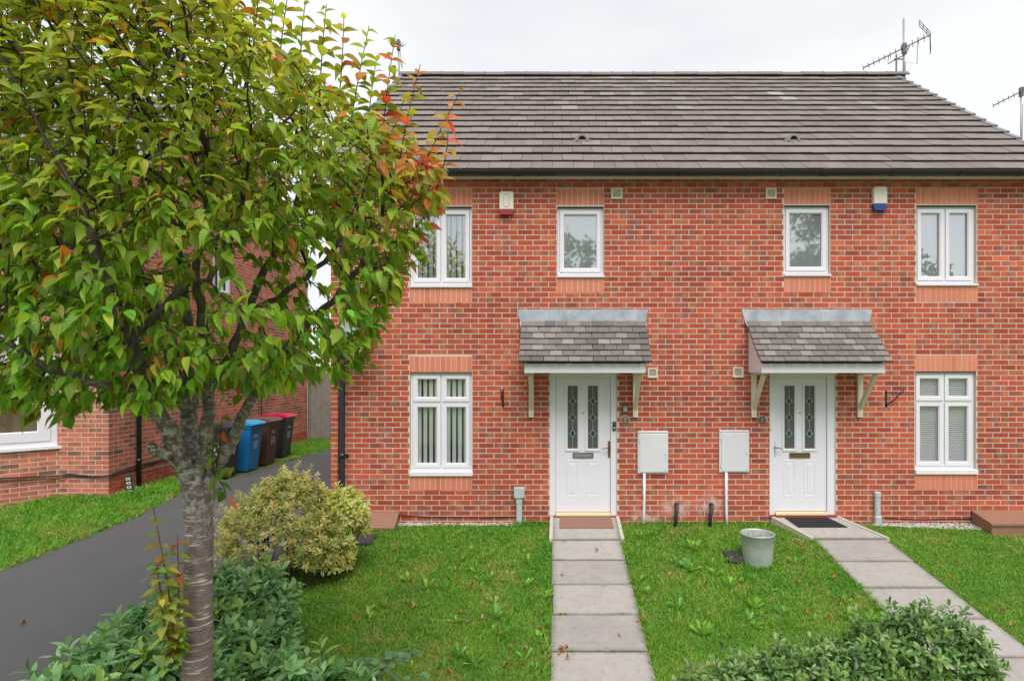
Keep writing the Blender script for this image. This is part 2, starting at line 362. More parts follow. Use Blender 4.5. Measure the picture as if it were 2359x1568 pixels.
def leaf_mat(name, transl=.35, rough=.45, veins=.25, spec=.4, rim=None, back=1.25):
    m = NT(name); c = m.attr('col', True); u, v = m.attr('lu'), m.attr('lv')
    pos = m.new('ShaderNodeNewGeometry')
    av = m.math('ABSOLUTE', v)
    if rim:   # variegated margin
        e = m.math('ADD', av, m.math('MULTIPLY', m.math('SUBTRACT', m.noise(120, 2, .5, pos.outputs['Position']), .5), .9))
        c = m.mix(m.smooth(e, rim[1], rim[2]), rim[0], c)
    vn = m.math('SINE', m.math('MULTIPLY', m.math('SUBTRACT', u, m.math('MULTIPLY', av, .22)), 46))
    mid = m.smooth(av, .0, .10, 1, 0)
    c2 = m.mix(m.math('MULTIPLY', m.smooth(vn, .3, 1), veins * .6), c, m.mix(.5, c, (.45, .55, .2)))
    c2 = m.mix(m.math('MULTIPLY', mid, veins), c2, (.40, .46, .18))
    c2 = m.mix(.5, c2, m.mix(m.noise(45, 4, .6, pos.outputs['Position']), (.65, .65, .65), (1.35, 1.35, 1.35)), 'MULTIPLY')
    c2 = m.mix(m.math('MULTIPLY', pos.outputs['Backfacing'], .45), c2, m.mix(1, c2, (back, back, back * .98), 'MULTIPLY'))
    m.col(c2).set(Roughness=rough); m.b.inputs['Specular IOR Level'].default_value = spec
    m.bump(vn, .25, .004)
    tr = m.new('ShaderNodeBsdfTranslucent', inp={'Color': m.mix(1, c2, (1.25, 1.25, .8), 'MULTIPLY')})
    mx = m.new('ShaderNodeMixShader', inp={0: transl, 1: m.b.outputs[0], 2: tr.outputs[0]}); m.link(mx.outputs[0], m.out.inputs[0]); return m.mat
M_CHERRY = leaf_mat('cherry_leaf', .45, .40)
M_LAUREL = leaf_mat('laurel_leaf', .2, .30, .22, .55)
M_VARIEG = leaf_mat('variegated_leaf', .3, .45, .1, .4, rim=((.24, .30, .07), .15, .5))
M_WEED = leaf_mat('weed_leaf', .3, .5, .2)
M_DRY = leaf_mat('dry_leaf', .2, .7, .2, .2)
_m = NT('cherry_bark'); _p = _m.new('ShaderNodeNewGeometry').outputs['Position']
_l = _m.noise(9, 4, .6, _p, stretch=(.75, .75, 7)); _g = _m.noise(3, 5, .65, _p); _f = _m.noise(55, 4, .7, _p)
_k = _m.mix(_g, (.105, .070, .062), (.235, .175, .160)); _k = _m.mix(_m.smooth(_l, .56, .66, 0, .9), _k, (.58, .53, .50))
_k = _m.mix(_m.smooth(_l, .36, .30, 0, .75), _k, (.045, .030, .026))
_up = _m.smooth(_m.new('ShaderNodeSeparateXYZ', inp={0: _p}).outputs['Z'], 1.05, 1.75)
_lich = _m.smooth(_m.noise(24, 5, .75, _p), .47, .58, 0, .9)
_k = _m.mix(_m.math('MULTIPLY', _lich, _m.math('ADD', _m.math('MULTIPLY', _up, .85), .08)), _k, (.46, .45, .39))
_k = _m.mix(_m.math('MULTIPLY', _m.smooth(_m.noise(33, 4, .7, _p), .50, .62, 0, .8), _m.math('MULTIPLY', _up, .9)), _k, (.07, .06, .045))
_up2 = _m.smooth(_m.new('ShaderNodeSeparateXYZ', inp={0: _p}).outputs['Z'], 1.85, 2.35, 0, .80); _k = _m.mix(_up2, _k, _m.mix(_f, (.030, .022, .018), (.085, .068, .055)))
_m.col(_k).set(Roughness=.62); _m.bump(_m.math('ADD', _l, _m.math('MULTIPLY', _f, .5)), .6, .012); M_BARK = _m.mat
M_TWIG = simple('dark_twig', (.050, .036, .030), .75, var=.5, scale=60)
M_REDSTEM = simple('red_stem', (.20, .055, .045), .6, var=.3, scale=60)
M_FENCE = simple('weathered_timber', (.28, .255, .225), .85, var=.35, scale=8, bump=.4)

# ================================================================== GROUND
YS = [-400, -120, -40, -12, -7] + [round(-7 + .2 * i, 3) for i in range(1, 42)] + [1.6, 3, 6, 10, 20, 60, 400]
def gz(Y): return ground_z(max(Y, -7) if Y > -7 else -8)
def sheet(name, ys, xl, xr, dz, material, kind='structure', nx=2, thick=0):
    V = []; F = []
    for y in ys:
        a, b = xl(y), xr(y)
        for i in range(nx): V.append((a + (b - a) * i / (nx - 1), y, gz(y) + dz))
    for j in range(len(ys) - 1):
        for i in range(nx - 1):
            k = j * nx + i; F.append((k, k + 1, k + nx + 1, k + nx))
    return tag(MB().add(V, F).build(name, material), kind=kind)
def interp(tab):
    xs = [t[0] for t in tab]; v = [t[1] for t in tab]
    return lambda y: float(np.interp(y, xs, v))
sheet('ground', YS, lambda y: -400, lambda y: 400, 0, M_GROUND, nx=9)
drive_l = interp([(-7, -8.3), (-4, -7.42), (-1.455, -6.67), (-.24, -6.32), (.18, -6.22), (4.07, -6.02), (6.84, -5.86), (14, -5.4)])
drive_r = lambda y: -3.32 if y > -1.5 else -3.25
sheet('driveway', [round(-7 + .2 * i, 3) for i in range(0, 42)] + [1.6, 3, 4.07, 6, 6.84, 8, 10, 14], drive_l, drive_r, .006, M_TARMAC, nx=3)
sheet('road', [-16, -12, -9.6], lambda y: -60, lambda y: 60, .005, M_TARMAC, nx=5)
# gravel strips against the wall
def pebble_strip(name, x0, x1, yfun, n):
    g = sheet(name, [-.3, -.2, -.1, 0.0], lambda y: x0, lambda y: x1, -.02, M_GRAVEL)
    lo = MB()
    for _ in range(n):
        x = random.uniform(x0, x1); y = random.uniform(yfun(x), -.005); r = random.uniform(.008, .017); z = gz(y) + random.uniform(-.004, .012)
        a = random.random() * 6.28; V = []
        for k in range(5): V.append((x + r * math.cos(a + k * 1.257) * random.uniform(.8, 1.2), y + r * math.sin(a + k * 1.257) * random.uniform(.7, 1.1), z))
        V.append((x, y, z + r * .8)); lo.add(V, [(k, (k + 1) % 5, 5) for k in range(5)], 0)
    p = lo.build('pebbles', M_PEBBLE, g); tag(p, kind='stuff'); return g
pebble_strip('gravel_strip', -2.62, -.55, lambda x: -.10, 900)
pebble_strip('gravel_strip', 4.55, 7.4, lambda x: -.10 - .16 * min(1, max(0, (x - 4.5) / 1.5)), 1500)

# paths: slabs are pieces of the path
def slab_mesh(w, d, name='slab'):
    mb = MB().box(-w / 2, w / 2, -d / 2, d / 2, -.05, 0, bev=.006); me = mb.mesh(name, M_SLAB)
    a = me.attributes.new('rnd', 'FLOAT', 'POINT'); a.data.foreach_set('value', np.full(len(me.vertices), random.random(), np.float32)); return me
SLOPE = math.atan(.1436)
M_JOINT = simple('dark_joint_soil', (.045, .042, .026), .95, var=.5, scale=40, bump=1)
def path(name, x0, x1, joints):
    p = sheet(name, [joints[-1] - .3, joints[-1], joints[0]], lambda y: x0 + .01, lambda y: x1 - .01, .004, M_JOINT)
    for a, b in zip(joints, joints[1:]):
        d = (a - b) / math.cos(SLOPE) - .012; yc = (a + b) / 2
        M = Matrix.Translation((random.uniform(-.006, .006) + (x0 + x1) / 2, yc, gz(yc) + .022 + random.uniform(-.004, .004))) @ Matrix.Rotation(SLOPE + random.uniform(-.006, .006), 4, 'X') @ Matrix.Rotation(random.uniform(-.006, .006), 4, 'Z')
        obj('slab', slab_mesh(x1 - x0 + random.uniform(-.012, .006), d), p, M)
    return p
pa = path('garden_path', -.05, .865, [-.62, -1.19, -1.79, -2.41, -3.03, -3.64, -4.25, -4.86, -5.47])
pb = path('garden_path', 3.46, 4.43, [-.59, -1.22, -1.86, -2.49, -3.12, -3.75, -4.38, -5.0])
def ramp_slab(x0, x1, x0f, x1f, yf, zb, zf, parent):
    """concrete door ramp with raised edge strips"""
    V = [(x0, -.012, zb), (x1, -.012, zb), (x1f, yf, zf), (x0f, yf, zf)]; W = [(x, y, -.3) for x, y, z in V]
    mb = MB().add(V + W, [(3, 2, 1, 0), (0, 1, 5, 4), (1, 2, 6, 5), (2, 3, 7, 6), (3, 0, 4, 7)])
    me = mb.mesh('ramp', M_SLAB); a = me.attributes.new('rnd', 'FLOAT', 'POINT'); a.data.foreach_set('value', np.full(8, .8, np.float32)); obj('ramp', me, parent)
    for sx, sf, d in ((x0, x0f, -1), (x1, x1f, 1)):
        q = MB(); w = .045 * d
        A = [(sx, -.014, zb + .012), (sx + w, -.014, zb + .012), (sf + w, yf - .02, zf + .014), (sf, yf - .02, zf + .014)]
        q.add(A + [(x, y, -.31) for x, y, z in A], [(3, 2, 1, 0) if d > 0 else (0, 1, 2, 3), (0, 1, 5, 4), (1, 2, 6, 5), (2, 3, 7, 6), (3, 0, 4, 7)]).build('edge_strip', M_KERB, parent)
ramp_slab(-.045, .86, -.05, .865, -.615, .095, -.055, pa)
ramp_slab(3.13, 4.03, 3.46, 4.43, -.585, .095, -.05, pb)

# ================================================================== BRICKWORK
BP, BL, BH, JT = .225, .213, .063, .012
def sub_iv(a, b, holes):
    iv = [(a, b)]
    for h0, h1 in holes:
        nv = []
        for p, q in iv:
            if h1 <= p or h0 >= q: nv.append((p, q)); continue
            if h0 > p: nv.append((p, h0))
            if h1 < q: nv.append((h1, q))
        iv = nv
    return [(p, q) for p, q in iv if q - p > .022]
def brick_rects(u0, u1, z0, z1, holes=(), gable=None, phase=0):
    out = []; k = 0; z = z0
    while z + BH <= z1 + .002:
        zc = z + BH / 2; lo, hi = u0, u1
        if gable: lo, hi = gable(zc + .03)
        hs = [(h[0], h[1]) for h in holes if h[2] < zc < h[3]]
        u = u0 - ((k + phase) % 2) * BP / 2
        while u < hi:
            a, b = max(u, lo), min(u + BL, hi)
            if b - a > .022:
                for p, q in sub_iv(a, b, hs): out.append((p, q, z, z + BH, (q - p) > BL - .001, u))
            u += BP
        k += 1; z += .075
    return out
class Plane:
    def __init__(s, O, d, n): s.O = np.array(O, float); s.d = np.array((d[0], d[1], 0.)); s.n = np.array((n[0], n[1], 0.))
    def M(s):
        m = Matrix.Identity(4); inn = -s.n
        for i in range(3): m[i][0] = s.d[i]; m[i][1] = inn[i]; m[i][2] = (0, 0, 1)[i]; m[i][3] = s.O[i]
        return m
BOXF = np.array([(0, 1, 3, 2), (4, 6, 7, 5), (0, 4, 5, 1), (0, 2, 6, 4), (1, 5, 7, 3)])
def brick_block(rects, plane, name, material, parent, proud=.0):
    N = len(rects); Rr = np.array([r[:4] for r in rects]); pr = RNG.uniform(-.0012, .0012, N) + proud
    V = np.zeros((N, 8, 3)); bu = np.zeros((N, 8)); i = 0
    tilt = RNG.uniform(-.0007, .0007, N)
    for sx in (0, 1):
        for sy in (0, 1):
            for sz in (0, 1):
                u = Rr[:, sx]; d = pr if sy == 0 else np.full(N, -.02); z = Rr[:, 2 + sz] + tilt * (1 if sx else -1)
                V[:, i] = plane.O + u[:, None] * plane.d + d[:, None] * plane.n + z[:, None] * np.array((0, 0, 1.)); bu[:, i] = sx; i += 1
    F = (BOXF[None] + (np.arange(N) * 8)[:, None, None]).reshape(-1, 4)
    rep = lambda a: np.repeat(a, 8)
    me = np_mesh(name, V.reshape(-1, 3), [F], [material], None, {'rnd': rep(RNG.beta(2.2, 2.2, N)), 'rnd2': rep(RNG.random(N)), 'rnd3': rep(RNG.random(N)), 'bu': bu.ravel()})
    return tag(obj(name, me, parent), kind='stuff')
def brick_variants(material, n, w=BL, h=BH):
    res = []
    for _ in range(n):
        V = np.array([(x, y, z) for x in (-w / 2, w / 2) for y in (0, .021) for z in (-h / 2, h / 2)]); V += RNG.uniform(-.0006, .0006, V.shape)
        res.append(np_mesh('brick', V, [BOXF], [material], None, {'rnd': np.full(8, RNG.beta(2.2, 2.2)), 'rnd2': np.full(8, RNG.random()), 'rnd3': np.full(8, RNG.random()), 'bu': (V[:, 0] > 0) * (1. if w > h else 0.5)}))
    return res
def brick_objects(rects, plane, variants, parent, name='brick', proud=.0):
    P = plane.M()
    for r in rects:
        obj(name, random.choice(variants), parent, P @ Matrix.Translation(((r[0] + r[1]) / 2, -proud - random.uniform(-.0012, .0012), (r[2] + r[3]) / 2)))
def mortar_sheet(mb, u0, u1, z0, z1, holes, plane, inset=.002, reveal=.10):
    us = sorted({u0, u1, *[h[0] for h in holes], *[h[1] for h in holes]}); zs = sorted({z0, z1, *[h[2] for h in holes], *[h[3] for h in holes]})
    def W(u, d, z): return tuple(plane.O + u * plane.d + d * plane.n + np.array((0, 0, z)))
    for a, b in zip(us, us[1:]):
        for c, d in zip(zs, zs[1:]):
            m = ((a + b) / 2, (c + d) / 2)
            if any(h[0] < m[0] < h[1] and h[2] < m[1] < h[3] for h in holes): continue
            mb.add([W(a, -inset, c), W(b, -inset, c), W(b, -inset, d), W(a, -inset, d)], [(0, 1, 2, 3)])
    for h in holes:
        a, b, c, d = h[:4]
        for p, q in (((a, c), (b, c)), ((b, c), (b, d)), ((b, d), (a, d)), ((a, d), (a, c))):
            mb.add([W(p[0], -inset, p[1]), W(q[0], -inset, q[1]), W(q[0], -reveal, q[1]), W(p[0], -reveal, p[1])], [(3, 2, 1, 0)])

# ================================================================== THE SEMI-DETACHED PAIR
HX0, HX1, HZ1 = -3.254, 7.2, 4.99
house = tag(empty('semi_detached_house', (2, 0, 0)), 'pair of two-storey red brick semi-detached houses with grey tiled roof', 'house')
WIN = {  # x0,x1,ytop,ybottom (frame), sill bottom
    'a': (944, 1086, 478, 655, 662), 'b': (944, 1087, 858, 1083, 1095), 'c': (1283, 1390, 478, 632, 639),
    'd': (1805, 1911, 475, 629, 636), 'e': (2110, 2249, 475, 651, 658), 'f': (2107, 2248, 857, 1079, 1091)}
SOLD = [(942, 1087, 436, 473), (942, 1087, 664, 700), (942, 1087, 821, 857), (942, 1087, 1096, 1131), (1281, 1391, 436, 472), (1281, 1391, 641, 677),
        (1805, 1913, 435, 470), (1805, 1913, 638, 674), (2108, 2252, 434, 470), (2108, 2252, 660, 695), (2107, 2251, 818, 855), (2107, 2251, 1092, 1127)]
DOORS = [(1266, 1420, 858, 1188), (1773, 1924, 858, 1186)]
wholes = [(FX(w[0]), FX(w[1]), FZ(w[4]), FZ(w[2]) + .012) for w in WIN.values()] + [(FX(d[0]), FX(d[1]), FZ(d[3]) - .3, FZ(d[2])) for d in DOORS]
sholes = [(FX(s[0]), FX(s[1]), FZ(s[3]), FZ(s[2])) for s in SOLD]
front = Plane((0, 0, 0), (1, 0), (0, -1))
Z0 = HZ1 - 69 * .075
mb = MB(); mortar_sheet(mb, HX0, HX1, Z0 - .1, HZ1 + .1, wholes, front)
# remaining shell: sides, back, gables, corbel band
RIDGE_Y, RIDGE_Z, EAVE_Y, EAVE_Z = 4.17, 8.50, -.27, 4.99
BACK_Y = 2 * RIDGE_Y
PITCH = math.atan2(RIDGE_Z - EAVE_Z, RIDGE_Y - EAVE_Y)
for x, s in ((HX0 + .002, 1), (HX1 - .002, -1)):
    f = [(x, .002, Z0 - .1), (x, .002, HZ1), (x, RIDGE_Y, RIDGE_Z - .14), (x, BACK_Y, HZ1), (x, BACK_Y, Z0 - .1)]
    mb.add(f, [tuple(range(5))])
mb.add([(HX0, BACK_Y, Z0), (HX1, BACK_Y, Z0), (HX1, BACK_Y, HZ1), (HX0, BACK_Y, HZ1)], [(0, 1, 2, 3)])
mb.box(HX0 + .004, HX1 - .004, -.016, .02, HZ1 - .157, HZ1 + .02)
wall = mb.build('wall', M_MORTAR, house)
rects = brick_rects(HX0, HX1, Z0, HZ1, [(h[0] - .008, h[1] + .008, h[2] - .006, h[3] + .006) for h in wholes] + sholes)
top = [r for r in rects if r[2] > HZ1 - .16]; rects = [r for r in rects if r[2] <= HZ1 - .16]
full = [r for r in rects if r[4]]; full.sort(key=lambda r: (abs(r[0] - 2.1) / 2.6) ** 2 + (abs(r[2] - 1.6) / 1.9) ** 2)
keep = set(id(r) for r in full[:300])
brick_objects(full[:300], front, brick_variants(M_BRICK, 48), wall)
brick_block([r for r in rects if id(r) not in keep], front, 'brick_courses', M_BRICK, wall)
brick_block(top, front, 'corbel_course', M_BRICK, wall, .024)
sv = [brick_variants(M_SOLDIER, 8, .0655, abs(s[3] - s[2])) for s in sholes]
for s, vv in zip(sholes, sv):
    n = round((s[1] - s[0]) / .0745); w = (s[1] - s[0]) / n
    brick_objects([(s[0] + i * w + .004, s[0] + (i + 1) * w - .005, s[2] + .004, s[3] - .002) for i in range(n)], front, vv, wall, 'soldier_brick', .001)
side = Plane((HX0, 0, 0), (0, 1), (-1, 0))
def gab(zc):
    if zc < HZ1: return (.012, BACK_Y)
    t = (zc - HZ1) / (RIDGE_Z - .14 - HZ1); return (t * RIDGE_Y + .02, BACK_Y - t * RIDGE_Y - .02)
brick_block(brick_rects(.0, BACK_Y, Z0, RIDGE_Z - .2, gable=gab, phase=1), side, 'side_brick_courses', M_BRICK, wall)

# ---- windows
def window(key, lights, kind):
    x0, x1, yt, yb, ys = WIN[key]; X0, X1, ZT, ZB, ZS = FX(x0), FX(x1), FZ(yt), FZ(yb), FZ(ys)
    w = empty('window', ((X0 + X1) / 2, 0, ZS), house)
    MB().ring(X0 + .003, X1 - .003, ZB, ZT, .034, .045, .12, .006).build('frame', M_UPVC, w)
    xm = (X0 + X1) / 2; ix0, ix1, iz0, iz1 = X0 + .037, X1 - .037, ZB + .034, ZT - .034
    if lights == 4:
        zt = ZT - (ZT - ZB) * .305
        cells = [(ix0, xm - .010, zt + .012, iz1), (xm + .010, ix1, zt + .012, iz1), (ix0, xm - .010, iz0, zt - .012), (xm + .010, ix1, iz0, zt - .012)]
        MB().box(xm - .010, xm + .010, .05, .12, iz0, iz1).box(ix0, xm - .010, .051, .12, zt - .012, zt + .012).box(xm + .010, ix1, .051, .12, zt - .012, zt + .012).build('mullion', M_UPVC, w)
    elif lights == 2:
        cells = [(ix0, xm - .010, iz0, iz1), (xm + .010, ix1, iz0, iz1)]
        MB().box(xm - .010, xm + .010, .05, .12, iz0, iz1).build('mullion', M_UPVC, w)
    else: cells = [(ix0, ix1, iz0, iz1)]
    MB().box(X0 + .001, X1 - .001, .004, .11, ZT + .001, ZT + .0135).build('lintel_shade_strip', M_BUTT, w)  # dark strip that paints in the shadow line under the lintel
    for k, (a, b, c, d) in enumerate(cells):
        MB().ring(a + .003, b - .003, c + .003, d - .003, .062, .034, .11, .014).build('sash', M_UPVC, w)
        gm = {'vert': M_GLASS, 'vertup': M_GLASS_UP, 'obsc': M_OBSC, 'white': M_GLASS_UP, 'venet': M_GLASS}[kind]
        MB().box(a + .055, b - .055, .072, .078, c + .055, d - .055).build('pane', gm, w)
        MB().ring(a + .059, b - .059, c + .059, d - .059, .007, .064, .0715).build('gasket', M_BLACKPL, w)
        p0, p1, q0, q1 = a + .05, b - .05, c + .05, d - .05
        if kind in ('vert', 'vertup'):
            n = 4; st = (p1 - p0) / (n - .4)
            for i in range(n):
                xc = p0 + (i + .35) * st; M = Matrix.Translation((xc, .10, 0)) @ Matrix.Rotation(R(-14 + random.uniform(-5, 5)), 4, 'Z')
                MB().box(-.030, .030, -.0007, .0007, q0 - .02, q1 + .02, M=M).build('blind_slat', M_BLIND, w)
        elif kind == 'venet':
            z = q0; q = MB()
            while z < q1:
                M = Matrix.Translation((0, .098, z)) @ Matrix.Rotation(R(58), 4, 'X'); q.box(p0, p1, -.0135, .0135, -.0006, .0006, M=M); z += .030
            q.build('blind_slats', M_CURTAIN, w); 
        elif kind == 'white': MB().box(p0 - .01, p1 + .01, .095, .098, q0 - .02, q1 + .02).build('roller_blind', M_CURTAIN, w)
    MB().add([(X0 - .02, .5, ZS - .1), (X1 + .02, .5, ZS - .1), (X1 + .02, .5, ZT + .1), (X0 - .02, .5, ZT + .1)], [(0, 1, 2, 3)]).build('room_backdrop', M_ROOM, w)
    MB().prism([(.11, ZB), (.045, ZB - .003), (-.028, ZB - .018), (-.028, ZS), (.11, ZS)], X0 + .002, X1 + .012 if True else X1, 'x').build('sill', M_UPVC, w)
    return w
for k, l, t in (('a', 2, 'vertup'), ('b', 4, 'vert'), ('c', 1, 'obsc'), ('d', 1, 'obsc'), ('e', 2, 'white'), ('f', 4, 'venet')): window(k, l, t)
MB().add([(HX0 + .3, .6, 0), (HX1 - .3, .6, 0), (HX1 - .3, .6, 4.9), (HX0 + .3, .6, 4.9)], [(0, 1, 2, 3)]).build('inner_partition', M_ROOM, house)

# ---- doors
def door(px, flip, letter):
    x0, x1, yt, yb = px; X0, X1, ZT, ZB = FX(x0), FX(x1), FZ(yt) + .004, FZ(yb)
    d = empty('door', ((X0 + X1) / 2, 0, ZB), house); W = X1 - X0
    lj, rj = (.085, .085) if not flip else (.075, .11)
    f = MB(); f.box(X0, X0 + lj, .018, .12, ZB, ZT, bev=.004); f.box(X1 - rj, X1, .018, .12, ZB, ZT, bev=.004); f.box(X0 + lj, X1 - rj, .02, .12, ZT - .075, ZT, bev=.003)
    f.build('door_frame', M_DOOR, d)
    a, b, c, t = X0 + lj + .004, X1 - rj - .004, ZB + .055, ZT - .078
    lw = .147; gap = .147; cx = (a + b) / 2 + (.0 if not flip else -.005)
    gz1, gz0 = FZ(888) , FZ(1034)
    gl = [(cx - gap / 2 - .005 - lw, cx - gap / 2 - .005), (cx + gap / 2 - .005, cx + gap / 2 - .005 + lw)]
    # leaf built round the two lights
    leaf = MB()
    us = [a, gl[0][0], gl[0][1], gl[1][0], gl[1][1], b]; zs = [c, gz0, gz1, t]
    for i in range(5):
        for j in range(3):
            if j == 1 and i in (1, 3): continue
            leaf.add([(us[i], .045, zs[j]), (us[i + 1], .045, zs[j]), (us[i + 1], .045, zs[j + 1]), (us[i], .045, zs[j + 1])], [(0, 1, 2, 3)])
    leaf.box(a, b, .083, .09, c, t)
    for p, q in ((a, .045), (b, .045)): leaf.add([(p, .045, c), (p, .083, c), (p, .083, t), (p, .045, t)], [(0, 1, 2, 3)])
    leaf.build('door_leaf', M_DOOR, d)
    for p0, p1 in gl:
        MB().ring(p0 - .032, p1 + .032, gz0 - .032, gz1 + .032, .034, .030, .06, .014).build('light_surround', M_DOOR, d)
        MB().box(p0 - .002, p1 + .002, .058, .064, gz0 - .002, gz1 + .002).build('glass_light', M_LEADED, d)
        xm = (p0 + p1) / 2; H = gz1 - gz0; dz = [gz1 - H * .245, gz1 - H * .505, gz1 - H * .76]; q = MB(); hw, hh = .038, .055
        for zc in dz:
            def di(s, y): return [(xm, y, zc - hh * s), (xm + hw * s, y, zc), (xm, y, zc + hh * s), (xm - hw * s, y, zc)]
            A, B = di(1.12, .0545), di(.90, .0545); q.add(A + B, [(k, (k + 1) % 4, (k + 1) % 4 + 4, k + 4) for k in range(4)])
            MB().add(di(.92, .0555) + di(.92, .0575), [(0, 1, 2, 3), (0, 4, 5, 1), (1, 5, 6, 2), (2, 6, 7, 3), (3, 7, 4, 0)]).build('green_diamond', M_GREEN, d)
            q.box(p0, xm - hw * 1.1, .0548, .0575, zc - .0022, zc + .0022).box(xm + hw * 1.1, p1, .0548, .0575, zc - .0022, zc + .0022)
        zz = [gz1, *[z for zc in dz for z in (zc + hh * 1.1, zc - hh * 1.1)], gz0]
        for i in range(0, 8 if not flip else 6, 2): q.box(xm - .0022, xm + .0022, .0552, .0575, zz[i + 1], zz[i])
        q.build('lead_came', M_CAME, d)
    # embossed lower panels
    for p0, p1 in gl:
        z1, z0 = FZ(1062), FZ(1143)
        e = MB(); prev = None
        for ins, y in ((-.015, .0448), (.0, .040), (.012, .050), (.03, .050), (.045, .041)):
            r = [(p0 + ins, y, z0 + ins), (p1 - ins, y, z0 + ins), (p1 - ins, y, z1 - ins), (p0 + ins, y, z1 - ins)]
            if prev: e.add(prev + r, [(k, (k + 1) % 4, (k + 1) % 4 + 4, k + 4) for k in range(4)])
            prev = r
        e.add(prev, [(0, 1, 2, 3)]); e.build('door_panel', M_DOOR, d)
    zl = FZ(1049); xc = FX(1343 if not flip else 1844)
    l = MB(); l.ring(xc - .148, xc + .148, zl - .037, zl + .037, .014, .030, .044, .003, 0); l.box(xc - .134, xc + .134, .036, .043, zl - .024, zl + .024, 1, bev=.003)
    l.build('letter_plate', [M_DARKSTEEL, M_CHROME] if not flip else [M_BRASS, M_BRASS], d)
    hx = FX(1403 if not flip else 1784.5); s = -1 if not flip else 1; hz = FZ(1035)
    h = MB(); h.box(hx - .015, hx + .015, .031, .044, hz - .118, hz + .118, bev=.004); h.tube([(hx, .036, hz + .03), (hx, -.012, hz + .03), (hx + s * .03, -.024, hz + .028), (hx + s * .085, -.02, hz + .016), (hx + s * .105, -.008, hz + .012)], [.010, .009, .008, .007, .006], 8)
    h.lathe([(.0, 0), (.009, .001), (.009, .006), (0, .008)], (hx, .02, hz - .045), 10); h.build('handle', M_BRASS, d)
    px_, pz_ = cx - .0, FZ(951); MB().lathe([(0, 0), (.011, 0), (.011, .006), (0, .007)], (0, 0, 0), 14).build('spyhole', M_DARKSTEEL, d, Matrix.Translation((px_, .0455, pz_)) @ Matrix.Rotation(R(90), 4, 'X'))
    MB().prism([(.02, ZB + .006), (-.02, ZB + .006), (-.014, ZB + .034), (.03, ZB + .046), (.06, ZB + .05), (.06, ZB + .006)], a + .002, b - .002, 'x').build('threshold', M_GOLD, d)
    MB().box(X0 - .01, X1 + .01, -.03, .15, ZB - .045, ZB - .002).build('step_brick_edge', M_KERB if False else M_BRICK, d)
door(DOORS[0], False, 0); door(DOORS[1], True, 1)

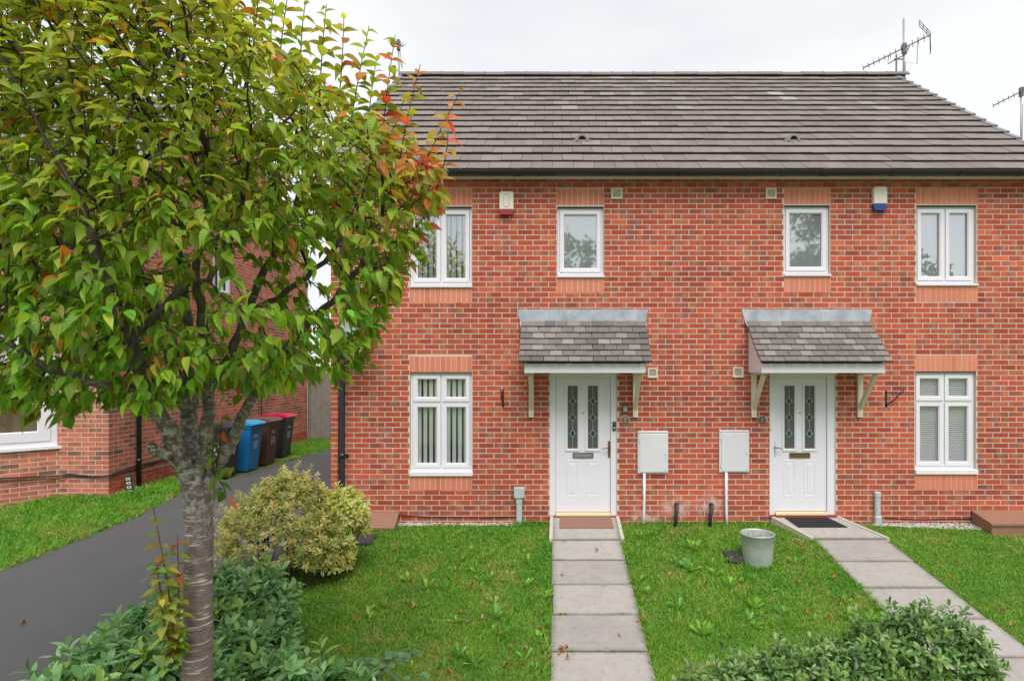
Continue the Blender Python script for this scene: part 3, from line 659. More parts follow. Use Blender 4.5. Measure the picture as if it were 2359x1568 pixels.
# ---- porch canopies
def porch(xl, xr, fl, fr):
    """xl..xr tiles, fl..fr fascia, in metres"""
    p = empty('porch_canopy', ((xl + xr) / 2, 0, 2.17), house)
    yf = -.56; zb, zt = 2.170, 2.300
    MB().box(fl, fr, yf, yf + .022, zb, zt, bev=.003).build('fascia', M_BOARD, p)
    for x in (fl + .001, fr - .021):
        MB().prism([(yf + .022, zb + .002), (-.002, zb + .002), (-.002, 2.84), (yf + .06, zt + .02), (yf + .022, zt)], x, x + .02, 'x').build('cheek_board', M_BOARD, p)
    MB().box(fl + .02, fr - .02, yf + .022, -.002, zb + .004, zb + .016).build('soffit', M_BOARD, p)
    n = 7; y0, z0, y1, z1 = -.635, 2.303, -.012, 2.905; vs_ = []
    def prof(t):   # slightly bell-cast slope
        return y0 + (y1 - y0) * t, z0 + (z1 - z0) * (t * .88 + .12 * t * t)
    TW = .167; sl = math.hypot(y1 - y0, z1 - z0) / n
    def tvar(w):
        V = np.array([(x, y, z) for x in (-w / 2, w / 2) for y in (0, sl * 1.75) for z in (-.004, .018)]); V[:, 2] += RNG.uniform(-.0012, .0012, 8)
        F = [(0, 1, 3, 2), (4, 6, 7, 5), (0, 4, 5, 1), (2, 3, 7, 6), (0, 2, 6, 4), (1, 5, 7, 3)]
        return np_mesh('tile', V, [np.array(F)], [M_PTILE, M_BUTT], [0, 0, 1, 0, 0, 0], {'rnd': np.full(8, RNG.beta(1.6, 1.8)), 'rnd2': np.full(8, RNG.random()), 'bu': np.array([0, 0, 1, 1, 0, 0, 1, 1.])})
    var = {}
    for k in range(n):
        (ya, za), (yb, zb_) = prof(k / n), prof(min(1, (k + 1) / n)); ang = math.atan2(zb_ - za, yb - ya) - .125
        x = xl - (TW / 2 if k % 2 else 0)
        while x < xr - .02:
            a, b = max(x, xl), min(x + TW, xr)
            if xr - b < .04: b = xr
            if a - xl < 1e-6 and b - a < TW * .6: x = x; 
            w = round(b - a - .007, 3)
            if b - a > .03:
                vv = var.setdefault(w, []);
                if len(vv) < 9: vv.append(tvar(w))
                M = Matrix.Translation(((a + b) / 2 + random.uniform(-.0015, .0015), ya, za + .012 + random.uniform(-.001, .002))) @ Matrix.Rotation(ang + random.uniform(-.012, .012), 4, 'X')
                obj('tile', random.choice(vv), p, M)
            if b >= xr - 1e-6: break
            x += TW
    ov = .07
    lead = MB(); zt_, zm = 3.085, 2.905
    lead.add([(xl - .015, -.018, zm), (xr + .0, -.018, zm), (xr + .045, -.004, zt_), (xl - .065, -.004, zt_)], [(0, 1, 2, 3)])
    lead.add([(xl - .01, -.10, zm - .075), (xr + .01, -.10, zm - .075), (xr + .0, -.018, zm), (xl - .015, -.018, zm)], [(0, 1, 2, 3)])
    lead.build('lead_flashing', M_LEAD, p)
    for bx in (fl + .035, fr - .105):
        q = MB(); q.box(bx, bx + .072, -.045, -.001, 1.53, 2.150, bev=.003); q.box(bx - .012, bx + .084, -.50, -.001, 2.1505, 2.1695, bev=.002)
        a, b = Vector((0, -.44, 2.145)), Vector((0, -.03, 1.66)); dirv = (b - a).normalized(); nrm = Vector((0, -dirv.z, dirv.y))
        for o_, w0, w1 in ((0, .012, .060),):
            pl = [a + nrm * .03, a - nrm * .03, b - nrm * .03, b + nrm * .03]; q.prism([(v.y, v.z) for v in pl], bx + w0, bx + w1, 'x')
        q.tube([(bx + .036, -.046, 2.08), (bx + .036, -.049, 2.08)], .008, 8, 1).tube([(bx + .036, -.046, 1.57), (bx + .036, -.049, 1.57)], .008, 8, 1)
        q.build('gallows_bracket', [M_CREAM, M_CHROME], p)
porch(-.505, 1.287, -.431, 1.207)
porch(2.735, 4.515, 2.772, 4.440)

# ---- roof
RX0, RX1 = HX0 - .07, HX1 + .07
NC = 17; SL = math.hypot(RIDGE_Y - EAVE_Y, RIDGE_Z - EAVE_Z); EXP = (SL - .06) / NC; TW = .297
roof = empty('roof', (2, RIDGE_Y, EAVE_Z), house)
deck = MB(); deck.add([(RX0 + .02, EAVE_Y + .03, EAVE_Z - .02), (RX1 - .02, EAVE_Y + .03, EAVE_Z - .02), (RX1 - .02, RIDGE_Y, RIDGE_Z), (RX0 + .02, RIDGE_Y, RIDGE_Z),
                       (RX1 - .02, 2 * RIDGE_Y - EAVE_Y, EAVE_Z), (RX0 + .02, 2 * RIDGE_Y - EAVE_Y, EAVE_Z)], [(0, 1, 2, 3), (3, 2, 4, 5)]); deck.build('roof_deck', M_BUTT, roof)
def tile_geo(w):
    th = .035; l = EXP * 1.16
    V = np.array([(x, y, z) for x in (-w / 2, w / 2) for y in (0, l) for z in (0, th)], float); V[[1, 5], 2] += RNG.uniform(-.0025, .0025, 2); V[[0, 1], 1] += RNG.uniform(-.004, .004); V[[4, 5], 1] += RNG.uniform(-.004, .004)
    F = np.array([(0, 1, 3, 2), (4, 6, 7, 5), (0, 4, 5, 1), (2, 3, 7, 6), (0, 2, 6, 4), (1, 5, 7, 3)]); return V, F
TM = [0, 0, 1, 0, 0, 0]; TB = np.array([0, 0, 1, 1, 0, 0, 1, 1.])
tvars = []
for _ in range(40):
    V, F = tile_geo(TW - .005); tvars.append(np_mesh('tile', V, [F], [M_TILE, M_BUTT], TM, {'rnd': np.full(8, min(.93, RNG.beta(2, 2.2))), 'rnd2': np.full(8, RNG.random()), 'bu': TB}))
V, F = tile_geo(TW - .005); pale = np_mesh('tile', V, [F], [M_TILE, M_BUTT], TM, {'rnd': np.full(8, 1.), 'rnd2': np.full(8, .5), 'bu': TB})
AV, AF, AM, AR, AU = [], [], [], [], []
PALE = [(FX(1785) * 1.22, 12), (FX(1773) * 1.22, 11)]
count = 0
for back in (0, 1):
    for k in range(NC):
        s0 = k * EXP; x = RX0 - (TW / 2 if k % 2 else 0)
        wav = random.uniform(-.003, .003)
        while x < RX1 - .03:
            a, b = max(x, RX0), min(x + TW, RX1); w = b - a
            yy = EAVE_Y + s0 * math.cos(PITCH); z = EAVE_Z + s0 * math.sin(PITCH) + .004
            M = Matrix.Translation(((a + b) / 2, yy, z + random.uniform(-.002, .003) + wav)) @ Matrix.Rotation(PITCH - .085 + random.uniform(-.004, .004), 4, 'X')
            if back: M = Matrix.Translation((0, 2 * RIDGE_Y, 0)) @ Matrix.Scale(-1, 4, (0, 1, 0)) @ M
            full_t = w > TW - .002
            if not back and full_t and k < 9 and count < 300:
                zc = (yy + CAM_D); pl = any(abs(px_ - (a + b) / 2) < TW / 2 and kk == k for px_, kk in PALE)
                obj('tile', pale if pl else random.choice(tvars), roof, M); count += 1
            elif w > .03:
                Vt, Ft = tile_geo(w - .005); base = sum(len(q) for q in AV) if False else len(AV) * 8
                AV.append(np.array([M @ Vector(v) for v in Vt])); AF.append((Ft[:, ::-1] if back else Ft) + base); AM += TM
                rv = 1. if (not back and k in (11, 12) and abs((a + b) / 2 - 4.42 + .1 * (k - 11)) < .16) else min(.93, RNG.beta(2, 2.2)); AR += [rv] * 8; AU += list(TB)
            x += TW
me = np_mesh('tile_courses', np.concatenate(AV), [np.concatenate(AF)], [M_TILE, M_BUTT], AM, {'rnd': np.array(AR), 'rnd2': np.array(AR), 'bu': np.array(AU)})
tag(obj('tile_courses', me, roof), kind='stuff')
x = RX0 - .01; q = MB(); rv = []
ridge_prof = [(-.125, -.088), (-.05, .0), (0, .016), (.05, .0), (.125, -.088), (.11, -.10), (0, -.012), (-.11, -.10)]
me = MB().prism([(y, z) for y, z in ridge_prof], 0, .447, 'x').mesh('ridge_tile', M_TILE)
nv = len(me.vertices)
for k_, v_ in (('rnd', .4), ('rnd2', .5), ('bu', .4)):
    a_ = me.attributes.new(k_, 'FLOAT', 'POINT'); a_.data.foreach_set('value', np.full(nv, v_, np.float32))
while x < RX1 - .1:
    obj('ridge_tile', me, roof, Matrix.Translation((x, RIDGE_Y, RIDGE_Z + .075 + random.uniform(-.005, .005))))
    x += .452
cl = MB().prism([(-.128, -.090), (-.05, .006), (0, .022), (.05, .006), (.128, -.090), (.10, -.09), (0, .0), (-.10, -.09)], 0, .022, 'x').mesh('ridge_clip', M_DARKSTEEL)
x = RX0 + .43
while x < RX1 - .1: obj('ridge_clip', cl, roof, Matrix.Translation((x, RIDGE_Y, RIDGE_Z + .078))); x += .452
M_VERGE = simple('grey_verge_cap', (.22, .23, .25), .5, var=.15, scale=10)
vc = MB().box(-.035, .06, -.02, EXP * 1.08, -.05, .052, bev=.006).mesh('verge_cap', M_VERGE)
vc2 = MB().box(-.06, .035, -.02, EXP * 1.08, -.05, .052, bev=.006).mesh('verge_cap', M_VERGE)
for k in range(NC):
    s0 = k * EXP; yy = EAVE_Y + s0 * math.cos(PITCH); z = EAVE_Z + s0 * math.sin(PITCH) + .006
    for xx, m_ in ((RX0 + .005, vc), (RX1 - .005, vc2)): obj('verge_cap', m_, roof, Matrix.Translation((xx, yy, z)) @ Matrix.Rotation(PITCH - .085, 4, 'X'))
def vent_hood(px, py):
    Zr = None; best = None
    for i in range(200):
        s = SL * i / 200; Y = EAVE_Y + s * math.cos(PITCH); Zc = Y + CAM_D; z = EAVE_Z + s * math.sin(PITCH) + .04; y = 852 - (z - CAM_Z) / Zc * FPX
        if best is None or abs(y - py) < best[0]: best = (abs(y - py), Y, z, Zc)
    _, Y, z, Zc = best; X = (px - 1281) / FPX * Zc; h = MB(); n = 12
    prof = [(math.cos(math.pi * i / n), math.sin(math.pi * i / n)) for i in range(n + 1)]
    o_ = [(X + .095 * c, Y - .10, z - .07 + .115 * s_) for c, s_ in prof]; i_ = [(X + .066 * c, Y - .10, z - .07 + .080 * s_) for c, s_ in prof]
    bk = [(X + .15 * c, Y + .24, z + .11 + .05 * s_) for c, s_ in prof]; dk = [(X + .066 * c, Y - .06, z - .07 + .080 * s_) for c, s_ in prof]
    for A, B in ((i_, o_), (o_, bk), (dk, i_)): h.add(A + B, [(k, k + 1, k + 2 + n, k + 1 + n) for k in range(n)], 0, A is o_)
    h.add(dk, [tuple(range(n + 1))], 1)
    h.box(X - .15, X + .15, Y - .09, Y + .22, z - .082, z - .05, 0, M=None)
    me = h.mesh('vent_hood', [M_TILE, M_BUTT]); nv = len(me.vertices)
    for k_, v_ in (('rnd', .9), ('rnd2', .5), ('bu', .5)):
        a_ = me.attributes.new(k_, 'FLOAT', 'POINT'); a_.data.foreach_set('value', np.full(nv, v_, np.float32))
    obj('vent_hood', me, roof)
vent_hood(1340, 320); vent_hood(1823, 320)
# ---- gutter, soffit, downpipe
MB().box(RX0 + .03, RX1 - .03, -.155, -.002, HZ1 - .040, HZ1 + .0).box(RX0 + .03, RX1 - .03, -.158, -.14, HZ1 - .046, HZ1 + .10).build('soffit_board', M_BOARD, house)
g = MB(); n = 10; gy, gzc, gr = -.228, 5.008, .066
pr = [(gy + gr * math.cos(math.pi + math.pi * i / n), gzc + gr * 1.05 * math.sin(math.pi + math.pi * i / n)) for i in range(n + 1)]
pi_ = [(gy + (gr - .004) * math.cos(2 * math.pi - math.pi * i / n), gzc + (gr - .004) * 1.05 * math.sin(2 * math.pi - math.pi * i / n)) for i in range(n + 1)]
g.prism(pr + pi_, RX0 + .02, RX1 - .02, 'x')
for f in range(len(g.sm)): g.sm[f] = False
gut = g.build('gutter', M_BLACKPL, house)
for px_ in (1190, 1241, 1402, 1567, 1722, 1800 + 5, 1895, 1905, 2058, 2215, 2352, 1060):
    X = (px_ - 1281) / FPX * (CAM_D + gy - gr); wd = .02 if px_ not in (1190, 1905) else .11
    MB().prism([(y + (y - gy) * .09, z + (z - gzc) * .09) for y, z in pr] + [(gy + gr * 1.1, gzc + .012), (gy - gr * 1.1, gzc + .012)], X - wd / 2, X + wd / 2, 'x').build('gutter_bracket', M_BLACKPL, gut)
dx = FX(792)
dp = MB().tube([(dx, -.21, 4.96), (dx, -.20, 4.90), (dx, -.075, 4.72), (dx, -.062, 4.6), (dx, -.062, .18), (dx, -.075, .10), (dx, -.13, .03)], .036, 12)
for z in (4.5, 2.6, .95): dp.tube([(dx, -.062, z), (dx, -.062, z + .07)], .043, 12); dp.box(dx - .075, dx + .075, -.03, -.002, z + .015, z + .05)
dp.build('downpipe', M_BLACKPL, house)
MB().tube([(FX(782), -.008, 4.7), (FX(782.5), -.008, 2.6), (FX(781), -.008, 1.2), (FX(782), -.008, .1)], .006, 6).tube([(FX(778.5), -.008, 2.7), (FX(779), -.008, 1.2), (FX(778.5), -.008, .05)], .005, 6).build('wall_cable', M_BLACKPL, house)
MB().tube([(FX(918), -.012, FZ(1186)), (FX(990), -.012, FZ(1189)), (FX(1100), -.012, FZ(1190)), (FX(1190), -.012, FZ(1189))], .006, 6).build('wall_cable', M_BLACKPL, house)
MB().tube([(FX(2027), -.012, FZ(1190)), (FX(2120), -.012, FZ(1196)), (FX(2200), -.012, FZ(1193)), (FX(2262), -.012, FZ(1195))], .006, 6).build('wall_cable', M_BLACKPL, house)
def air_vent(px0, px1, py0, py1):
    a, b, c, d = FX(px0), FX(px1), FZ(py1), FZ(py0); q = MB(); q.ring(a, b, c, d, .026, -.022, .004, .006); q.box(a + .02, b - .02, -.004, -.001, c + .02, d - .02)
    z = c + .03
    while z < d - .03:
        q.box(a + .024, b - .024, -.006, .006, -.001, .001, M=Matrix.Translation((0, -.010, z)) @ Matrix.Rotation(R(-40), 4, 'X')); z += .0125
    q.build('air_vent', M_BEIGE, house)
for v in ((1407, 1433, 434, 459), (1763, 1787, 434, 459), (1491, 1514, 847, 870), (1687, 1711, 845, 869)): air_vent(*v)
for px0, px1 in ((1557, 1550), (1637, 1628)):
    X0_, X1_ = FX(px0), FX(px1); MB().tube([(X0_, .01, FZ(1161)), (X0_, -.035, FZ(1161)), (X0_, -.06, FZ(1166)), ((X0_ + X1_) / 2, -.10, FZ(1182)), (X1_, -.14, -.06)], [.03, .03, .026, .026, .026], 12).build('waste_pipe', M_BLACKPL, house)

# ================================================================== THINGS FIXED TO OR STANDING BY THE HOUSE
def meter_box(x0, x1, y0, y1, pipe, label, bend):
    a, b, c, d = FX(x0), FX(x1), FZ(y1), FZ(y0); t = empty('meter_box', ((a + b) / 2, 0, c))
    MB().box(a, b, -.028, .004, c, d, bev=.006).build('frame', M_METER, t)
    dr = MB().box(a + .030, b - .014, -.040, -.0275, c + .016, d - .042, bev=.005).build('box_door', M_METER, t)
    MB().box(a + .006, b - .006, -.036, -.0275, d - .026, d - .004, bev=.003).build('drip_rail', M_METER, t)
    for z in (c + .10, d - .12): MB().box(a + .020, a + .030, -.042, -.0275, z - .022, z + .022).build('hinge', M_METER, t)
    for z in (c + .045, (c + d) / 2 - .03): MB().lathe([(0, .0), (.010, 0), (.008, .005), (0, .006)], (0, 0, 0), 12).build('lock', M_GREYPL, t, Matrix.Translation((b - .045, -.0402, z)) @ Matrix.Rotation(R(90), 4, 'X'))
    px = FX(pipe); MB().tube([(px, -.026, c + .002), (px, -.026, .35), (px + bend * .3, -.03, .16), (px + bend, -.05, -.05)], .019, 12).build('supply_pipe', M_UPVC, t)
    return tag(t, label, 'meter box', 'meter boxes on the front wall')
meter_box(1468, 1538, 992, 1089, 1483, 'pale grey wall meter box with white pipe, nearer the left door', -.02)
meter_box(1655, 1724, 990, 1087, 1671, 'pale grey wall meter box with white pipe, nearer the right door', .006)
def alarm(x0, x1, y0, y1, ys, cm, label, oval):
    a, b, c, d, s = FX(x0), FX(x1), FZ(y1), FZ(y0), FZ(ys); t = empty('alarm_box', ((a + b) / 2, 0, c)); m = (a + b) / 2; hw = (b - a) / 2
    def rr(z0, z1, hw, r, top=True):
        P = []
        for i in range(7): P.append((m + hw - r + r * math.sin(i * math.pi / 12), z1 - r + r * math.cos(i * math.pi / 12)))
        P += [(m + hw, z0), (m - hw, z0)]
        for i in range(7): P.append((m - hw + r - r * math.cos(i * math.pi / 12), z1 - r + r * math.sin(i * math.pi / 12)))
        return P
    MB().prism(rr(s, d, hw, .03), -.058, .003, 'y').prism(rr(s + .006, d - .008, hw - .008, .026), -.066, -.058, 'y').build('cover', M_ALARM, t)
    MB().prism([(m - hw + .004, s - .001), (m + hw - .004, s - .001), (m + hw - .008, c + .012), (m + hw - .03, c), (m - hw + .03, c), (m - hw + .008, c + .012)], -.060, .002, 'y').build('strobe_lens', cm, t)
    if oval:
        n = 24; o = []; i_ = []
        for k in range(n):
            aa = 2 * math.pi * k / n; o.append((m + .050 * math.copysign(abs(math.cos(aa)) ** .6, math.cos(aa)), -.0668, (s + d) / 2 + .095 * math.copysign(abs(math.sin(aa)) ** .7, math.sin(aa)))); i_.append((m + (o[-1][0] - m) * .88, -.0668, (s + d) / 2 + (o[-1][2] - (s + d) / 2) * .93))
        o2 = [(x, -.071, z) for x, y, z in o]; i2 = [(x, -.071, z) for x, y, z in i_]
        q = MB()
        for A, B in ((o, o2), (o2, i2), (i2, i_)): q.add(A + B, [(k, (k + 1) % n, (k + 1) % n + n, k + n) for k in range(n)])
        q.build('oval_rim', simple('alarm_rim', (.60, .52, .38), .5), t)
    return tag(t, label, 'alarm box', 'burglar alarm boxes')
alarm(1151, 1183, 444, 497, 485, M_ALRED, 'cream burglar alarm box with oval rim and dark red base', True)
alarm(2007, 2038, 433, 487, 472, M_ALBLUE, 'plain cream burglar alarm box with dark blue base', False)
def text(name, body, size, material, basis, parent, ext=.0012, sx=1.0):
    cu = bpy.data.curves.new(name, 'FONT'); cu.body = body; cu.size = size; cu.align_x = 'CENTER'; cu.align_y = 'CENTER'; cu.extrude = ext; cu.materials.append(material)
    tmp = bpy.data.objects.new('lettering', cu); COL.objects.link(tmp); dg = bpy.context.evaluated_depsgraph_get(); dg.update()
    me = bpy.data.meshes.new_from_object(tmp.evaluated_get(dg)); bpy.data.objects.remove(tmp); bpy.data.curves.remove(cu)
    return obj(name, me, parent, basis @ Matrix.Diagonal((sx, 1, 1, 1)))
UP = Matrix.Rotation(R(90), 4, 'X')
def plaque(x, y, num, label, pale):
    X, Z = FX(x), FZ(y); t = empty('number_plaque', (X, 0, Z - .05))
    P = [(-.064, -.048), (.064, -.048), (.064, .012), (.052, .018), (.036, .042), (0, .056), (-.036, .042), (-.052, .018), (-.064, .012)]
    MB().prism([(X + a, Z + b) for a, b in P], -.012, .002, 'y').build('rim', M_SAND, t)
    MB().prism([(X + a * (.80 if pale else .88), Z - .001 + b * (.72 if pale else .86)) for a, b in P], -.015, -.011, 'y').build('face', M_PLATE, t)
    if pale: MB().lathe([(0, .004), (.016, .003), (.022, 0)], (0, 0, 0), 16).build('boss', M_SAND, t, Matrix.Translation((X, -.0152, Z - .004)) @ Matrix.Rotation(R(90), 4, 'X') @ Matrix.Diagonal((.9, 1.35, 1, 1)))
    text('number', num, .060 if not pale else .045, M_SAND if not pale else M_PLATE, Matrix.Translation((X, -.0165 if not pale else -.0198, Z - .004)) @ UP, t)
    return tag(t, label, 'plaque', 'house number plaques')
plaque(1439.5, 965, '8', 'small stone number plaque with 8, beside the left door', True)
plaque(1754.5, 965, '6', 'dark number plaque with 6, beside the right door', False)
X, Z = FX(1439.5), FZ(941); t = tag(empty('key_safe', (X, 0, Z - .06)), 'small grey key safe above the plaque by left door', 'key safe')
MB().box(X - .042, X + .042, -.03, .002, Z - .060, Z + .060, bev=.008).build('case', M_BLACKPL, t); MB().box(X - .031, X + .031, -.037, -.029, Z - .049, Z + .049, bev=.005).build('cover', M_CHROME, t)
MB().box(X - .022, X + .020, -.0385, -.0365, Z + .020, Z + .036, bev=.0005).box(X - .018, X + .016, -.0385, -.0365, Z - .040, Z - .034).build('badge', M_DARKSTEEL, t)
X, Z = FX(1414.5), FZ(981); t = tag(empty('doorbell', (X, 0, Z - .06)), 'slim black video doorbell on the left door frame', 'doorbell')
MB().box(X - .023, X + .023, -.012, .0175, Z - .064, Z + .064, bev=.006).build('case', M_BLACKPL, t); MB().lathe([(0, .004), (.012, .003), (.014, 0)], (0, 0, 0), 16).build('lens', M_DARKSTEEL, t, Matrix.Translation((X, -.0122, Z + .034)) @ Matrix.Rotation(R(90), 4, 'X')); MB().lathe([(0, .003), (.015, .002), (.016, 0)], (0, 0, 0), 16).build('button', M_CHROME, t, Matrix.Translation((X, -.0122, Z - .030)) @ Matrix.Rotation(R(90), 4, 'X'))
X, Z = FX(1774.5), FZ(983); t = tag(empty('bell_push', (X, 0, Z - .04)), 'small cream bell push beside the right door', 'bell push')
MB().box(X - .016, X + .016, -.008, .0175, Z - .045, Z + .045, bev=.003).build('plate', M_CREAM, t); MB().box(X - .007, X + .007, -.011, -.0075, Z - .008, Z + .012, bev=.001).build('button', M_WHITEPAINT, t)

def hook_bracket(px, pyt, pyb, vec, L_, label):
    X, zt, zb = FX(px), FZ(pyt), FZ(pyb); t = empty('basket_bracket', (X, 0, zb)); d = Vector((vec[0], vec[1], 0)).normalized()
    MB().box(X - .012, X + .012, -.008, -.001, zb, zt).build('wall_plate', M_IRON, t)
    tip = Vector((X, -.008, zt - .03)) + d * L_
    MB().tube([(X, -.006, zt - .03), tuple(tip)], .006, 6).tube([(tip.x, tip.y, tip.z), (tip.x + d.x * .02, tip.y + d.y * .02, tip.z + .02), (tip.x + d.x * .012, tip.y + d.y * .012, tip.z + .045), (tip.x - d.x * .012, tip.y - d.y * .012, tip.z + .04), (tip.x - d.x * .01, tip.y - d.y * .01, tip.z + .015)], .006, 6).build('arm', M_IRON, t)
    p0 = Vector((X, -.008, zb + .015)); n = 14; pts = []
    for i in range(n + 1):
        f = i / n; p = p0.lerp(tip, f * .96); p = p + Vector((0, 0, .012 * math.sin(f * 9))); pts.append(p)
    MB().tube(pts, [.009 + .003 * math.sin(i * 2.1) for i in range(n + 1)], 6).build('brace', M_IRON, t)
    return tag(t, label, 'bracket', 'hanging basket brackets')
hook_bracket(1158.5, 896, 937, (-.05, -1), .24, 'black iron hanging-basket bracket between left lower window and left porch')
hook_bracket(2040, 899, 937, (.72, -.55), .20, 'black iron hanging-basket bracket between right porch and right lower window')
def cable_post(x0, x1, yt, yb, boxpx, label):
    a, b = FX(x0), FX(x1); X = (a + b) / 2; t = empty('cable_post', (X, 0, FZ(yb)))
    if boxpx:
        MB().box(FX(boxpx[0]), FX(boxpx[1]), -.075, .0, FZ(boxpx[3]), FZ(boxpx[2]), bev=.008).build('junction_box', M_GREYPL, t)
        MB().box(a + .004, b - .004, -.055, -.001, FZ(yb) - .06, FZ(boxpx[3]) + .002, bev=.006).box(a, b, -.06, -.001, .30, .38, bev=.004).build('duct', M_GREYPL, t)
    else:
        MB().box(a + .010, b - .014, -.06, -.001, FZ(yb) - .08, FZ(yt) - .03, bev=.012).build('duct', M_GREYPL, t)
        MB().box(a + .006, b - .010, -.066, -.001, FZ(yt) - .09, FZ(yt) - .005, bev=.012).build('cap', M_GREYPL, t)
        MB().box(a, b, -.075, -.001, FZ(yb) - .07, FZ(yb) + .17, bev=.014).build('foot', M_GREYPL, t)
    return tag(t, label, 'cable duct', 'cable ducts at the wall foot')
cable_post(1189, 1203, 1145, 1212, (1184, 1208, 1120, 1145), 'grey cable duct topped by a square junction box, left of left door')
cable_post(2010, 2026, 1130, 1213, None, 'grey cable duct with rounded cap, right of the right path')
# brown semi-concealed meter hatches
M_BROWN = simple('brown_grp', (.30, .155, .10), .7, var=.14, scale=9, bump=.25, dirt=.35, dirtc=(.16, .10, .07))
def hatch(X0, X1, zt, ym, zm, yf, zf, zb, label, skew=0, ribs=4):
    t = empty('ground_meter_hatch', ((X0 + X1) / 2, -.1, zb))
    MB().prism([(-.004, zb - .1), (-.004, zt - .02), (ym, zm - .015), (yf + .02, zf - .01), (yf + .02, zb - .1)], X0 + .012, X1 - .012, 'x').build('body', M_BROWN, t)
    lid = MB().prism([(-.003, zt - .018), (-.003, zt), (ym, zm), (yf, zf), (yf, zf - .03), (ym + .012, zm - .016)], X0, X1, 'x').build('lid', M_BROWN, t)
    for k in range(1, ribs + 1):
        f = k / (ribs + 1); y = ym + (yf - ym) * f; z = zm + (zf - zm) * f; MB().box(X0 + .01, X1 - .01, -.004, .004, -.002, .004, M=Matrix.Translation((0, y, z)) @ Matrix.Rotation(math.atan2(zf - zm, yf - ym), 4, 'X')).build('rib', M_BROWN, lid)
    return tag(t, label, 'meter hatch', 'brown ground meter hatches')
hatch(FX(832), FX(920), FZ(1178), -.05, FZ(1180), -.27, .005, -.06, 'brown sloping meter hatch at the wall below the left windows')
hatch(5.98, 6.92, FZ(1174), -.06, FZ(1176), -.42, .10, -.06, 'large brown meter hatch on gravel at the right edge')
MB_ = MB().tube([(FX(800), -.05, FZ(1180)), (FX(815), -.06, FZ(1178)), (FX(832), -.05, FZ(1183))], .022, 8); t = tag(MB_.build('pipe_lagging', M_GREYPL), 'short foil-wrapped pipe at the left house corner', 'pipe')
# door mats
def mat_rect(name, c, label, material, ribs=False):
    t = empty(name, (sum(p[0] for p in c) / 4, sum(p[1] for p in c) / 4, c[0][2])); b = [(x, y, z + .013) for x, y, z in c]
    MB().add(c + b, [(4, 5, 6, 7), (0, 1, 5, 4), (1, 2, 6, 5), (2, 3, 7, 6), (3, 0, 4, 7)]).build('mat_base', material, t)
    if ribs:
        for k in range(9):
            for h in range(14):
                pass
        q = MB(); A, B, C, D = [Vector(p) + Vector((0, 0, .0135)) for p in c]
        for i in range(7):
            for j in range(16):
                u, v = (j + .5 + (.5 if i % 2 else 0)) / 16.8, (i + .5) / 7; p = (A.lerp(B, u)).lerp(D.lerp(C, u), v); q.box(p.x - .014, p.x + .014, p.y - .008, p.y + .008, p.z - .001, p.z + .006)
        tag(q.build('studs', material, t), kind='stuff')
    return tag(t, label, 'door mat', 'door mats')
def rz(y, zb, zf, yf): return zb + (zf - zb) * (-y / -yf if False else y / yf)
c = [(.045, -.34, rz(-.34, .095, -.055, -.615) + .001), (.80, -.34, rz(-.34, .095, -.055, -.615) + .001), (.79, -.03, rz(-.03, .095, -.055, -.615) + .001), (.05, -.03, rz(-.03, .095, -.055, -.615) + .001)]
mat_rect('door_mat', c, 'flat brown coir mat on the left door ramp', simple('brown_coir', (.27, .15, .11), .95, var=.35, scale=120, bump=1))
z1, z2 = rz(-.31, .095, -.05, -.585) + .001, rz(-.05, .095, -.05, -.585) + .001
mat_rect('door_mat', [(3.37, -.31, z1), (4.05, -.31, z1), (3.90, -.05, z2), (3.28, -.05, z2)], 'black studded rubber mat on the right door ramp', simple('black_rubber', (.022, .022, .024), .7, var=.3, scale=30), True)
# galvanised tub and covers on the lawn
bx, by = 2.49, -1.23; gzb = gz(by)
t = tag(empty('metal_tub', (bx, by, gzb)), 'galvanised metal tub filled with soil on the middle lawn', 'tub')
MB().lathe([(.165, -.03), (.172, .02), (.188, .20), (.200, .355), (.207, .362), (.207, .376), (.198, .378), (.194, .36), (.182, .20), (.175, .1)], (bx, by, gzb), 40).build('tub_body', M_GALV, t)
n = 26; V = [(bx, by, gzb + .29)]; F = []
for rr_ in (.09, .187):
    for k in range(n): a = 2 * math.pi * k / n; V.append((bx + rr_ * math.cos(a), by + rr_ * math.sin(a), gzb + .285 + random.uniform(-.012, .014)))
F = [(0, 1 + k, 1 + (k + 1) % n) for k in range(n)] + [(1 + k, 1 + n + k, 1 + n + (k + 1) % n, 1 + (k + 1) % n) for k in range(n)]
MB().add(V, F).build('soil', simple('pale_compost', (.36, .30, .27), .95, var=.5, scale=60, bump=1), t)
for k in range(26):
    a, r_ = random.random() * 6.28, random.uniform(.02, .16); x_, y_ = bx + r_ * math.cos(a), by + r_ * math.sin(a)
q = MB()
for k in range(26):
    a, r_ = random.random() * 6.28, random.uniform(.02, .16); x_, y_ = bx + r_ * math.cos(a), by + r_ * math.sin(a)
    q.tube([(x_, y_, gzb + .28), (x_ + random.uniform(-.02, .02), y_ + random.uniform(-.02, .02), gzb + .28 + random.uniform(.02, .06))], .004, 4)
tag(q.build('dead_stalks', M_SOIL, t), kind='stuff')
M_COVER = simple('dark_cover', (.045, .047, .055), .6, var=.2, scale=20)
def cover(x, y, w, d, label):
    t = empty('drain_cover', (x, y, gz(y))); Mx = Matrix.Translation((x, y, gz(y) + .042)) @ Matrix.Rotation(SLOPE, 4, 'X')
    MB().box(-w / 2, w / 2, -d / 2, d / 2, -.05, 0, bev=.004, M=Mx).build('frame', M_COVER, t); MB().box(-w / 2 + .02, w / 2 - .02, -d / 2 + .02, d / 2 - .02, .0005, .006, bev=.002, M=Mx).build('lid', M_COVER, t)
    return tag(t, label, 'drain cover', 'square drain covers in the lawns')
